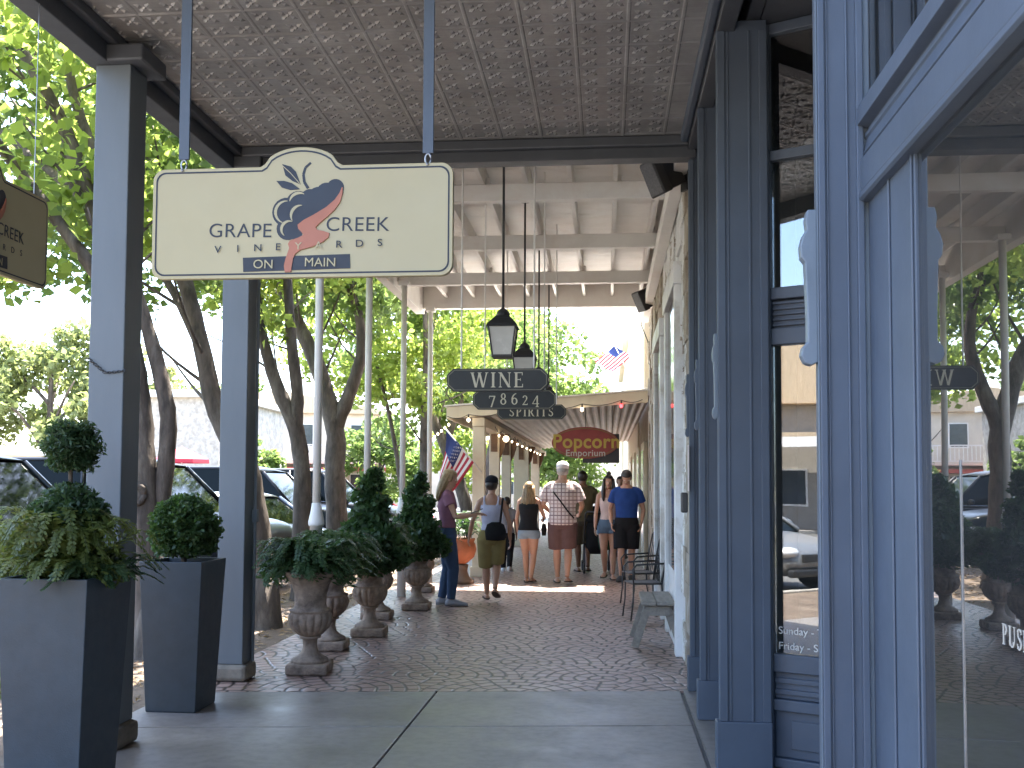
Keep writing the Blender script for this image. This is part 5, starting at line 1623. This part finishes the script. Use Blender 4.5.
car('dark navy SUV behind the silver sedan, under the forked tree', 'SUV', -5.45, 21.4, 'suv', NVY)
car('black car seen between the second and third veranda posts', 'car', -5.0, 24.3, 'suv', BLK)
car('red car beyond the farthest veranda post, left of the flag', 'car', -5.1, 29.3, 'sedan', REDC)
car('silver sedan mirrored in the splayed window', 'car', -5.3, -2.3, 'sedan', SIL)
# ------------------------------------------------------------------ people
def skin(name, c):
    m = mat(name, c, .5, var=.06, scale=14)
    p = m.node_tree.nodes['Principled BSDF']
    p.inputs['Subsurface Weight'].default_value = .08
    p.inputs['Subsurface Radius'].default_value = (.02, .008, .004)
    return m
SK1 = skin('fair_skin', (.44, .245, .165)); SK2 = skin('tan_skin', (.38, .21, .14)); SK3 = skin('brown_skin', (.17, .085, .052))
def hairmat(name, a, b):
    m, p, g = newmat(name)
    mp = g.n('ShaderNodeMapping'); mp.inputs['Scale'].default_value = (60, 60, 5)
    g.t.links.new(coords(g), mp.inputs['Vector'])
    f = g.noise(mp.outputs[0], 2.0, 4, .6)
    g.t.links.new(g.ramp(f, [(.3, a), (.7, b)]), p.inputs['Base Color'])
    p.inputs['Roughness'].default_value = .45
    g.t.links.new(g.bump(f, .5, .01), p.inputs['Normal'])
    return m
BLOND = hairmat('blond_hair', (.20, .12, .055), (.46, .32, .16)); DBLOND = hairmat('dark_blond_hair', (.10, .06, .03), (.34, .22, .10)); BRUN = hairmat('dark_hair', (.010, .007, .006), (.035, .022, .016))
def cloth(name, c, var=.12):
    return mat(name, c, .85, var=var, scale=9, bump=.35, bscale=7, spec=.2)
def plaid():
    m, p, g = newmat('plaid_cotton')
    sep = g.n('ShaderNodeSeparateXYZ'); g.t.links.new(coords(g), sep.inputs[0])
    def line(ax, per, w):
        f = g.m('FRACT', g.m('DIVIDE', g.m('ADD', sep.outputs[ax], 5.0), per))
        return g.m('LESS_THAN', f, w)
    l1 = g.m('MAXIMUM', line(0, .058, .30), line(2, .058, .30)); l2 = g.m('MAXIMUM', line(0, .116, .12), line(2, .116, .12))
    c = g.mix(g.m('MULTIPLY', l1, .55), (.62, .53, .50), (.20, .09, .09))
    c = g.mix(g.m('MULTIPLY', l2, .7), c, (.10, .05, .07))
    g.t.links.new(c, p.inputs['Base Color']); p.inputs['Roughness'].default_value = .85
    g.t.links.new(g.bump(g.noise(coords(g), 7, 5), .35, .01), p.inputs['Normal'])
    return m
PLAID = plaid()
EYEW = mat('eye_white', (.6, .58, .56), .3, var=.02); EYED = mat('eye_dark', (.02, .015, .012), .2, var=.02); LIPS = mat('lips', (.34, .11, .095), .45, var=.05)
SOLE = mat('shoe_dark', (.03, .026, .024), .7, var=.2); SNEAK = mat('sneaker_white', (.62, .62, .64), .7, var=.1); SANDAL = mat('sandal_brown', (.05, .03, .02), .7, var=.2)
SNEAKG = mat('sneaker_grey', (.25, .25, .27), .7, var=.15)

def remeshed(mb, name, m, parent, vox, smooth=4):
    me = mb.mesh(name)
    o = bpy.data.objects.new(name, me); COL.objects.link(o)
    r_ = o.modifiers.new('r', 'REMESH'); r_.mode = 'VOXEL'; r_.voxel_size = vox
    s = o.modifiers.new('s', 'SMOOTH'); s.iterations = smooth; s.factor = .5
    dg = bpy.context.evaluated_depsgraph_get()
    ne = bpy.data.meshes.new_from_object(o.evaluated_get(dg))
    o.modifiers.clear()
    o.data = ne
    bpy.data.meshes.remove(me)
    ne.name = name
    ne.polygons.foreach_set('use_smooth', [True] * len(ne.polygons))
    ne.materials.clear(); ne.materials.append(m)
    o.parent = parent
    return o

def hand(mb, wrist, d, side, H, curl=.5, palm_n=None):
    """palm, four unequal bent fingers and a thumb leaving the side of the palm"""
    d = Vector(d).normalized()
    n = Vector(palm_n) if palm_n else Vector((-side, 0, 0))
    n = (n - d * n.dot(d)).normalized()                 # palm side
    a = d.cross(n).normalized()                         # across the palm
    if a.y < 0 and abs(a.y) > .2: a = -a                # towards the thumb (forwards when hanging)
    k = H / 1.72
    w = Vector(wrist)
    mb.loft([(w - d * .02 * k, a * .022 * k, n * .017 * k), (w + d * .015 * k, a * .030 * k, n * .015 * k), (w + d * .055 * k, a * .040 * k, n * .014 * k), (w + d * .09 * k, a * .038 * k, n * .012 * k)], 12)
    for i, (off, ln) in enumerate(((.028, .072), (.010, .080), (-.009, .075), (-.027, .058))):
        p = w + d * .075 * k + a * off * k
        c = curl
        p1 = p + d * ln * .50 * k + n * c * .010 * k
        p2 = p1 + (d * (1 - c * .5) + n * c * .9).normalized() * ln * .42 * k
        p3 = p2 + (d * (1 - c) + n * c * 1.3).normalized() * ln * .30 * k
        mb.tube([p, p1, p2, p3], [.0095 * k, .0088 * k, .0082 * k, .007 * k], 7)
    t0 = w + d * .025 * k + a * .030 * k
    t1 = t0 + (d * .7 + a * .7 + n * .25).normalized() * .040 * k
    t2 = t1 + (d * .95 + a * .1 + n * .4).normalized() * .034 * k
    mb.tube([t0 - a * .012 * k, t0, t1, t2], [.012 * k, .012 * k, .0105 * k, .0085 * k], 7)

def person(label, loc, rz, H, fem, sk, legs, arms, wear, hair, head=(0, 0), shoes='sandal', shoe_m=None, heavy=1.0, group=None):
    """faces local +Y; legs = ((x, y, heel_lift), ...) left, right; arms = ((elbow), (wrist), palm normal) in units of H"""
    t = thing('person', label, 'person', loc, rz, group)
    h = H
    sw = (.089 if fem else .103) * h * (heavy ** .5)
    hv = heavy
    hipz, shz = .505 * h, .815 * h
    hx = .050 * h
    wz = .62
    if fem: rows = [(.455, .070, .052), (.49, .096, .070), (.525, .097, .070), (.57, .082, .058), (.62, .070, .052), (.67, .077, .056), (.725, .086, .068), (.775, .087, .056), (.81, .074, .046), (.832, .054, .038), (.86, .036, .034)]
    else: rows = [(.455, .072, .055), (.49, .093, .070), (.525, .095, .072), (.57, .089, .066), (.62, .087, .064), (.67, .092, .066), (.725, .102, .072), (.775, .106, .062), (.81, .090, .050), (.832, .068, .042), (.86, .044, .040)]
    def tors(e, lo=0, hi=9, top_in=0.0):
        S = []
        for z, rx, ry in rows:
            if lo - 1e-6 <= z <= hi + 1e-6:
                S.append(((0, -.004 * h, z * h), ((rx * hv * h + e), 0, 0), (0, (ry * hv * h + e), 0)))
        return S
    J = []
    for i, s in enumerate((-1, 1)):
        fx, fy, lift = legs[i]
        hip = Vector((s * hx, 0, hipz - .02 * h))
        ank = Vector((s * hx * .9 + fx, fy - .02, .045 * h + lift))
        mid = hip.lerp(ank, .49)
        span = (hip - ank).length
        bend = math.sqrt(max(0, (.4435 * h) ** 2 - span ** 2)) * .5 if span < .4435 * h else .004
        knee = mid + Vector((0, bend + .012, 0))
        J.append((hip, knee, ank, lift, s))
    A = []
    for i, s in enumerate((-1, 1)):
        e, w_, pn = arms[i]
        sh = Vector((s * sw, -.004 * h, shz - .008 * h))
        A.append((sh, Vector(e) * h, Vector(w_) * h, pn, s))
    mb = MB()
    mb.loft(tors(0), 22)
    mb.tube([(0, -.006 * h, .82 * h), (0, .004 * h, .90 * h)], [.036 * h * (.9 if fem else 1.05), .032 * h * (.88 if fem else 1.05)], 12)
    for hip, knee, ank, lift, s in J:
        f = .95 if fem else 1.0
        hip2 = hip + Vector((0, 0, .015 * h))
        mb.tube([hip2, hip.lerp(knee, .3), hip.lerp(knee, .7), knee, knee.lerp(ank, .3), knee.lerp(ank, .65), ank], [.054 * h * hv, .053 * h * hv * f, .041 * h * hv, .032 * h, .034 * h, .026 * h, .0195 * h], 14)
        tilt = math.atan2(lift, .16 * h) if lift > .01 else 0
        ca, sa_ = math.cos(tilt), math.sin(tilt)
        def fp(y, z, x=0): return ank + Vector((x + s * .15 * y, y * ca + (z) * sa_, -y * sa_ + z * ca))
        zb = -.045 * h + .006
        mb.loft([(fp(-.03 * h, zb + .018), (.017 * h, 0, 0), (0, 0, .018)), (fp(-.01 * h, zb + .026), (.021 * h, 0, 0), (0, 0, .028)), (fp(.03 * h, zb + .032), (.022 * h, 0, 0), (0, 0, .032)), (fp(.075 * h, zb + .020), (.026 * h, 0, 0), (0, 0, .020)), (fp(.11 * h, zb + .014), (.022 * h, 0, 0), (0, 0, .013))], 12)
    for sh, el, wr, pn, s in A:
        g_ = .92 if fem else 1.05
        inn_ = sh + Vector((-s * .05 * h, 0, .012 * h))
        mb.tube([inn_, sh.lerp(inn_, .35) + Vector((0, 0, .002 * h)), sh.lerp(el, .08), sh.lerp(el, .45), el, el.lerp(wr, .3), wr], [.024 * h * g_, .029 * h * g_, .030 * h * g_, .026 * h * g_, .0205 * h * g_, .022 * h * g_, .0145 * h], 12)
        hand(mb, wr, wr - el, s, h, .55, pn)
    # head with brow, nose, chin and ears
    hy, hp = head
    hc = Vector((0, .016 * h, .922 * h))
    Mh = Matrix.Translation(hc) @ Matrix.Rotation(hy, 4, 'Z') @ Matrix.Rotation(hp, 4, 'X')
    k = h / 1.72
    hd = MB()
    hd.ellipsoid((0, -.012 * k, .028 * k), .074 * k, .092 * k, .088 * k, 20, 16)
    hd.loft([((0, .022 * k, .02 * k), (.062 * k, 0, 0), (0, .060 * k, 0)), ((0, .028 * k, -.035 * k), (.055 * k, 0, 0), (0, .056 * k, 0)), ((0, .036 * k, -.075 * k), (.040 * k, 0, 0), (0, .044 * k, 0)), ((0, .046 * k, -.103 * k), (.022 * k, 0, 0), (0, .026 * k, 0))], 16)
    hd.loft([((0, .078 * k, .022 * k), (.008 * k, 0, 0), (0, .010 * k, 0)), ((0, .090 * k, -.010 * k), (.012 * k, 0, 0), (0, .013 * k, 0)), ((0, .092 * k, -.028 * k), (.016 * k, 0, 0), (0, .014 * k, 0)), ((0, .078 * k, -.034 * k), (.012 * k, 0, 0), (0, .008 * k, 0))], 8)
    for s in (-1, 1):
        hd.ellipsoid((s * .074 * k, -.008 * k, -.004 * k), .010 * k, .018 * k, .030 * k, 8, 6)
        hd.ellipsoid((s * .03 * k, .070 * k, .026 * k), .024 * k, .012 * k, .008 * k, 8, 6)
    hd.xf(Mh)
    mb.add(hd.v, hd.f)
    body = remeshed(mb, 'body', sk, t, .0075, 5)
    ey = MB(); ed = MB()
    for s in (-1, 1):
        ey.ellipsoid((s * .030 * k, .074 * k, .006 * k), .014 * k, .009 * k, .007 * k, 10, 6)
        ed.ellipsoid((s * .030 * k, .0815 * k, .006 * k), .006 * k, .003 * k, .006 * k, 8, 6)
    eo = ey.xf(Mh).build('eyes', EYEW, t, True); ed.xf(Mh).build('pupils', EYED, eo, True)
    MB().ellipsoid((0, .083 * k, -.058 * k), .024 * k, .010 * k, .008 * k, 10, 6).xf(Mh).build('mouth', LIPS, t, True)
    # clothes
    for it in wear:
        typ, m = it[0], it[1]
        c = MB()
        if typ in ('tee', 'tank'):
            sleeve, hem, e = it[2], it[3], it[4]
            S = [q for q in tors(e, hem, .845 if typ == 'tee' else .78)]
            zl = hem * h
            S = [((0, -.004 * h, zl), (S[0][1][0] * 1.02, 0, 0), (0, S[0][2][1] * 1.04, 0))] + S[1:] if abs(S[0][0][2] - zl) > .005 else S
            c.loft(S, 22)
            for sh, el, wr, pn, s in A:
                inn_ = sh + Vector((-s * .055 * h, 0, .014 * h))
                if typ == 'tee':
                    end = sh.lerp(el, sleeve) if sleeve <= 1 else el.lerp(wr, sleeve - 1)
                    c.tube([inn_, sh.lerp(inn_, .4), sh.lerp(end, .12), sh.lerp(end, .5), end], [.024 * h + e * .5, .029 * h + e * .6, .030 * h + e * .8, .031 * h + e, .033 * h + e * 1.1], 14)
                else:
                    for yy, zz in ((.048, .77), (-.05, .77)):
                        c.tube([(s * .052 * h, yy * h, zz * h), (s * .058 * h, yy * .75 * h, .815 * h), (s * .056 * h, 0, .848 * h)], .016, 8)
            remeshed(c, 'shirt' if typ == 'tee' else 'tank_top', m, t, .011, 3)
        elif typ in ('shorts', 'jeans'):
            ln, e = it[2], it[3]
            c.loft([q for q in tors(e, .44, .60)], 22)
            for hip, knee, ank, lift, s in J:
                full = [hip + Vector((0, 0, .02 * h)), hip.lerp(knee, .35), hip.lerp(knee, .75), knee, knee.lerp(ank, .35), knee.lerp(ank, .7), ank + Vector((0, 0, .01))]
                fr = [.0, .18, .38, .5, .68, .85, 1.0]
                ra = [.058 * h * hv + e, .056 * h * hv + e, .047 * h * hv + e, .038 * h + e, .038 * h + e * .8, .032 * h + e * .8, .027 * h + e]
                P, Q = [], []
                for i in range(7):
                    if fr[i] <= ln: P.append(full[i]); Q.append(ra[i] if typ == 'jeans' else max(ra[i], ra[1] * (1.0 - .12 * fr[i])))
                    else:
                        s_ = (ln - fr[i - 1]) / (fr[i] - fr[i - 1])
                        if s_ > .05: P.append(full[i - 1].lerp(full[i], s_)); Q.append(Q[-1] * 1.0)
                        break
                c.tube(P, Q, 14)
            remeshed(c, 'shorts' if typ == 'shorts' else 'jeans', m, t, .011, 3)
    # shoes
    if shoe_m:
        for hip, knee, ank, lift, s in J:
            c = MB()
            tilt = math.atan2(lift, .16 * h) if lift > .01 else 0
            ca, sa_ = math.cos(tilt), math.sin(tilt)
            def fp(y, z, x=0): return ank + Vector((x + s * .15 * y, y * ca + z * sa_, -y * sa_ + z * ca))
            zb = -.045 * h
            if shoes == 'sneaker':
                c.loft([(fp(-.042 * h, zb + .03), (.018 * h, 0, 0), (0, 0, .03)), (fp(-.015 * h, zb + .047), (.027 * h, 0, 0), (0, 0, .047)), (fp(.03 * h, zb + .045), (.029 * h, 0, 0), (0, 0, .045)), (fp(.08 * h, zb + .03), (.032 * h, 0, 0), (0, 0, .03)), (fp(.125 * h, zb + .018), (.024 * h, 0, 0), (0, 0, .018))], 14)
            else:
                c.loft([(fp(-.038 * h, zb + .006), (.018 * h, 0, 0), (0, 0, .008)), (fp(-.01 * h, zb + .007), (.027 * h, 0, 0), (0, 0, .009)), (fp(.08 * h, zb + .007), (.032 * h, 0, 0), (0, 0, .009)), (fp(.122 * h, zb + .006), (.024 * h, 0, 0), (0, 0, .007))], 14)
                c.tube([fp(.075 * h, zb + .008, -.031 * h), fp(.06 * h, zb + .05, 0), fp(.075 * h, zb + .008, .031 * h)], .008, 6)
            c.build('shoe', shoe_m, t, True)
    # hair
    style, hm = hair[0], hair[1]
    if style == 'none': pass
    else:
        c = MB()
        el_ = MB().ellipsoid((0, -.016 * k, .032 * k), .087 * k, .105 * k, .099 * k, 26, 18)
        keep = []
        for f in el_.f:
            cx = sum((Vector(el_.v[i]) for i in f), Vector()) / len(f)
            if cx.y > .026 * k and cx.z < .062 * k: continue
            if cx.z < (-.035 if style == 'short' else -.03) * k and cx.y > -.02 * k: continue
            if style == 'short' and cx.z < -.055 * k: continue
            keep.append(f)
        c.add(el_.v, keep)
        rs = random.Random(int(h * 1000))
        if style == 'long':
            zend = hair[2]      # how far below the head centre, metres
            N_ = 34
            per = [rs.uniform(.85, 1.15) for _ in range(N_)]
            rows_h = [(-.03, .06, .086, .062), (-.055, -.01, .098, .068), (-.070, -.09, .106, .062), (-.08, -.16, .116, .056), (-.088, -zend * .6, .118, .046), (-.088, -zend * .85, .100, .036), (-.08, -zend, .06, .02)]
            o = len(c.v)
            for j, (y, z, rx, ry) in enumerate(rows_h):
                for q in range(N_):
                    a = 2 * PI * q / N_
                    pr = per[q] * (1 + .03 * j * math.sin(q * 2.1))
                    c.v.append((rx * k * pr * math.cos(a), (y + ry * pr * math.sin(a)) * k, z * k + (rs.uniform(-.02, .02) if j > 4 else 0)))
            for j in range(len(rows_h) - 1):
                for q in range(N_):
                    q2 = (q + 1) % N_
                    c.f.append((o + j * N_ + q, o + j * N_ + q2, o + (j + 1) * N_ + q2, o + (j + 1) * N_ + q))
            c.f.append(tuple(o + (len(rows_h) - 1) * N_ + q for q in range(N_)))
        if style == 'sides':    # long hair falling in front of both shoulders
            for s in (-1, 1):
                c.loft([((s * .07 * k, .0, .06 * k), (.026 * k, 0, 0), (0, .075 * k, 0)), ((s * .080 * k, .0, -.04 * k), (.030 * k, 0, 0), (0, .075 * k, 0)), ((s * .088 * k, .02 * k, -.15 * k), (.036 * k, 0, 0), (0, .06 * k, 0)), ((s * .088 * k, .075 * k, -.25 * k), (.026 * k, 0, 0), (0, .026 * k, 0)), ((s * .082 * k, .085 * k, -.31 * k), (.012 * k, 0, 0), (0, .012 * k, 0))], 12)
            c.ellipsoid((0, -.03 * k, .145 * k), .042 * k, .045 * k, .035 * k, 12, 8)
        ho = c.xf(Mh).build('hair', hm, t, True)
        so = ho.modifiers.new('thick', 'SOLIDIFY'); so.thickness = .006
    if len(hair) > 3 and hair[3]:
        cm = hair[3]
        c = MB().lathe([(.092, .0), (.094, .04), (.086, .075), (.06, .10), (.02, .112), (0, .113)], 24)
        c.v = [(x * k * .98, y * k * 1.16 - .012 * k, z * k + .05 * k) for x, y, z in c.v]
        ho = c.xf(Mh).build('cap', cm, t, True)
        b = MB(); n = 12
        up_ = [(.076 * k * math.cos(PI * q / n), (.078 + .075 * math.sin(PI * q / n)) * k, (.055 - .012 * math.sin(PI * q / n)) * k) for q in range(n + 1)]
        b.v = up_ + [(x, y, z - .005) for x, y, z in up_]
        b.f = [tuple(range(n + 1)), tuple(range(2 * n + 1, n, -1))] + [(q, (q + 1) % (n + 1), n + 1 + (q + 1) % (n + 1), n + 1 + q) for q in range(n + 1)]
        b.xf(Mh).build('brim', cm, ho)
    return t

HANG = lambda s, out=.0, fwd=.0: ((s * (.122 + out), -.012 + fwd * .3, .63), (s * (.128 + out), .03 + fwd, .49), (-s, 0, 0))
purple = cloth('plum_tee', (.26, .12, .17)); jeans = cloth('blue_denim', (.045, .075, .14)); lav = cloth('lavender_tank', (.46, .46, .58))
khaki = cloth('khaki_cotton', (.20, .155, .06)); blackc = cloth('black_cotton', (.012, .012, .014)); denimL = cloth('pale_denim', (.20, .27, .33))
brownc = cloth('brown_twill', (.105, .062, .058)); olive = cloth('olive_cotton', (.10, .085, .05)); blue = cloth('royal_blue_tee', (.018, .052, .20))
pinkw = cloth('pale_pink_tank', (.60, .48, .45)); denimS = cloth('denim', (.10, .16, .24)); greyg = cloth('grey_cotton', (.2, .2, .22))
capb = cloth('black_cap', (.015, .016, .022)); capw = cloth('white_cap', (.66, .63, .64))

# woman in jeans, facing right, holding a tablet
person('woman with long blond hair in plum tee and jeans, looking at a tablet', (-1.98, 12.4, 0), R(-82), 1.70, True, SK1,
       ((.02, -.05, 0), (.0, .07, 0)), (((-.115, .05, .645), (-.06, .19, .665), (0, 0, -1)), ((.12, .06, .645), (.07, .20, .665), (0, 0, -1))),
       [('tee', purple, .45, .565, .012), ('jeans', jeans, 1.0, .007)], ('long', BLOND, .30), (0, R(-14)), 'sneaker', SNEAKG)
tb_ = thing('tablet', 'dark tablet held by the woman in jeans', 'tablet', (-1.63, 12.38, 1.165), R(-82))
MB().box(-.09, .09, -.07, .10, -.004, .004, Matrix.Rotation(R(22), 4, 'X')).build('case', BLACKP, tb_, bevel=.003)
MB().box(-.082, .082, -.062, .092, .0042, .0052, Matrix.Rotation(R(22), 4, 'X')).build('screen', DARKG, tb_)
# girl in the dark cap
person('girl in dark cap, lavender tank and khaki shorts, walking away with a black bag', (-1.5, 13.0, 0), R(4), 1.60, True, SK2,
       ((.012, .18, 0), (-.012, -.16, .10)), (((-.155, .0, .64), (-.185, .08, .505), (1, 0, 0)), HANG(1, .025, .02)),
       [('tank', lav, 0, .57, .008), ('shorts', khaki, .50, .018)], ('short', BRUN, 0, capb), (R(-12), R(-4)), 'sandal', SANDAL)
hb = thing('shoulder_bag', 'black shoulder bag on the back of the girl in the dark cap', 'bag', (-1.43, 12.86, .90))
bb = MB(); bb.loft([((0, 0, -.12), (.05, 0, 0), (0, .03, 0)), ((0, 0, -.11), (.125, 0, 0), (0, .045, 0)), ((0, 0, 0), (.14, 0, 0), (0, .05, 0)), ((0, 0, .09), (.11, 0, 0), (0, .04, 0)), ((0, 0, .12), (.05, 0, 0), (0, .02, 0))], 18)
bb.build('pouch', blackc, hb, True)
sb_ = MB(); sb_.tube([(.06, 0, .09), (.075, .0, .25), (.085, .015, .37), (.085, .09, .425), (.085, .17, .40), (.085, .235, .30)], .014, 8); sb_.build('strap', blackc, hb, True)
# blonde in the black tank
person('blond girl in black tank top and tiny denim shorts, walking away', (-1.2, 15.45, 0), R(-6), 1.56, True, SK1,
       ((.03, .06, 0), (-.02, -.06, .02)), (HANG(-1, .0, .07), ((.15, .03, .645), (.125, .14, .62), (-1, 0, 0))),
       [('tank', blackc, 0, .515, .022), ('shorts', denimL, .13, .010)], ('long', DBLOND, .36), (0, R(-4)), 'sandal', SANDAL)
cb = thing('small_handbag', 'small black handbag hanging beside the blond girl in the black tank', 'bag', (-.97, 15.52, .82))
MB().loft([((0, 0, -.10), (.03, 0, 0), (0, .08, 0)), ((0, 0, 0), (.045, 0, 0), (0, .11, 0)), ((0, 0, .08), (.03, 0, 0), (0, .09, 0))], 14).build('pouch', blackc, cb, True)
MB().tube([(0, -.08, .07), (-.03, -.05, .35), (-.10, -.02, .50), (-.16, -.02, .515)], .007, 6).build('strap', blackc, cb, True)
# big man in plaid
mp_ = person('broad man in white cap, plaid shirt and brown shorts, walking away', (-.68, 15.4, 0), R(-2), 1.84, False, SK1,
       ((.0, .12, 0), (.0, -.10, .03)), (((-.165, .02, .65), (-.13, .14, .60), (1, 0, 0)), ((.165, .02, .65), (.14, .13, .59), (-1, 0, 0))),
       [('tee', PLAID, .78, .485, .028), ('shorts', brownc, .46, .026)], ('short', hairmat('grey_hair', (.2, .19, .18), (.4, .38, .36)), 0, capw), (0, R(-3)), 'sandal', SOLE, 1.10)
st_ = MB(); st_.tube([(-.13, -.165, 1.40), (-.02, -.172, 1.26), (.10, -.165, 1.10), (.185, -.12, 1.00)], .012, 6)
st_.build('bag_strap', blackc, mp_, True)
# man behind with the stroller
person('dark-haired man in olive clothes behind the plaid shirt, pushing a stroller', (-.42, 17.4, 0), R(6), 1.76, False, SK3,
       ((.02, .14, 0), (.0, -.12, .03)), (((-.15, .05, .66), (-.13, .20, .62), (1, 0, 0)), ((.15, .05, .66), (.15, .20, .62), (-1, 0, 0))),
       [('tee', olive, .8, .5, .022), ('shorts', cloth('dark_olive_twill', (.06, .05, .035)), .48, .022)], ('short', BRUN), (0, 0), 'sandal', SOLE)
# woman facing the camera
person('woman with long dark hair, pale tank and denim shorts, walking towards the camera', (.03, 16.3, 0), R(178), 1.68, True, SK1,
       ((.01, .12, 0), (-.01, -.10, .03)), (HANG(-1, 0, .0), HANG(1, 0, .03)),
       [('tank', pinkw, 0, .555, .010), ('shorts', denimS, .15, .010)], ('sides', BRUN), (R(0), R(0)), 'sandal', SOLE)
# man in blue facing the camera, looking down
person('man in royal blue tee and black shorts, head bowed, beside the wall', (.31, 15.95, 0), R(176), 1.75, False, SK1,
       ((.01, -.06, .0), (.0, .10, 0)), (((-.15, -.03, .64), (-.135, .03, .52), (1, 0, 0)), ((.15, -.03, .64), (.135, .03, .52), (-1, 0, 0))),
       [('tee', blue, .62, .50, .020), ('shorts', blackc, .46, .028)], ('short', BRUN), (R(4), R(-36)), 'sneaker', SOLE)
# two people glimpsed farther off
person('small dark-clad child glimpsed between the capped girl and the blond girl', (-1.72, 17.2, 0), R(0), 1.30, True, SK3,
       ((.0, .08, 0), (.0, -.06, .02)), (HANG(-1), HANG(1)), [('tee', greyg, .6, .52, .02), ('jeans', blackc, 1.0, .008)], ('short', BRUN), (0, 0), 'sneaker', SNEAK)
person('distant person in white shirt just behind the man in blue', (.28, 21.0, 0), R(180), 1.70, False, SK2,
       ((.0, .08, 0), (.0, -.06, .02)), (HANG(-1), HANG(1)), [('tee', cloth('white_cotton', (.6, .6, .62)), .6, .5, .02), ('jeans', jeans, 1.0, .01)], ('short', BRUN), (0, 0), 'sneaker', SOLE)
# stroller
sr = thing('stroller', 'black folding stroller pushed between the olive man and the woman in pale tank', 'stroller', (-.17, 17.35, 0), R(4))
c = MB(); c.loft([((0, .10, .32), (.18, 0, 0), (0, .14, 0)), ((0, .08, .50), (.21, 0, 0), (0, .20, 0)), ((0, .03, .75), (.21, 0, 0), (0, .16, 0)), ((0, -.02, .95), (.20, 0, 0), (0, .10, 0))], 16)
c.build('seat', blackc, sr, True)
c = MB(); c.loft([((0, -.06, .88), (.22, 0, 0), (0, .10, .0)), ((0, .06, 1.03), (.22, 0, 0), (0, .16, .05)), ((0, .20, 1.06), (.20, 0, 0), (0, .10, .08))], 16)
c.build('hood', blackc, sr, True)
for s in (-1, 1):
    MB().tube([(s * .22, .38, .10), (s * .22, .0, .55), (s * .21, -.28, 1.02), (s * .19, -.32, 1.05)], .014, 8).build('frame', BLACKM, sr, True)
    MB().tube([(s * .22, -.22, .10), (s * .22, .05, .50)], .014, 8).build('leg', BLACKM, sr, True)
    for y in (.38, -.24):
        M = Matrix.Translation((s * .23, y, .095)) @ Matrix.Rotation(R(90), 4, 'Y')
        MB().lathe([(.03, -.018), (.085, -.02), (.095, -.01), (.095, .01), (.085, .02), (.03, .018)], 22).xf(M).build('wheel', TYRE, sr, True)
MB().tube([(-.19, -.32, 1.05), (.19, -.32, 1.05)], .017, 8).build('handle', BLACKM, sr, True)
MB().box(-.03, .05, -.165, -.16, .66, .74).build('care_tag', SNEAK, sr)
gb = thing('shopping_bag', 'dark green cloth bag hanging beside the stroller', 'bag', (-.02, 16.95, .42))
MB().loft([((0, 0, 0), (.10, 0, 0), (0, .05, 0)), ((0, 0, .15), (.13, 0, 0), (0, .06, 0)), ((0, 0, .34), (.11, 0, 0), (0, .04, 0))], 14).build('pouch', cloth('green_cloth', (.01, .05, .03)), gb, True)
for y in (-.03, .03):
    MB().tube([(-.06, y, .33), (-.05, y, .5), (.05, y, .5), (.06, y, .33)], .006, 6).build('handle', blackc, gb)
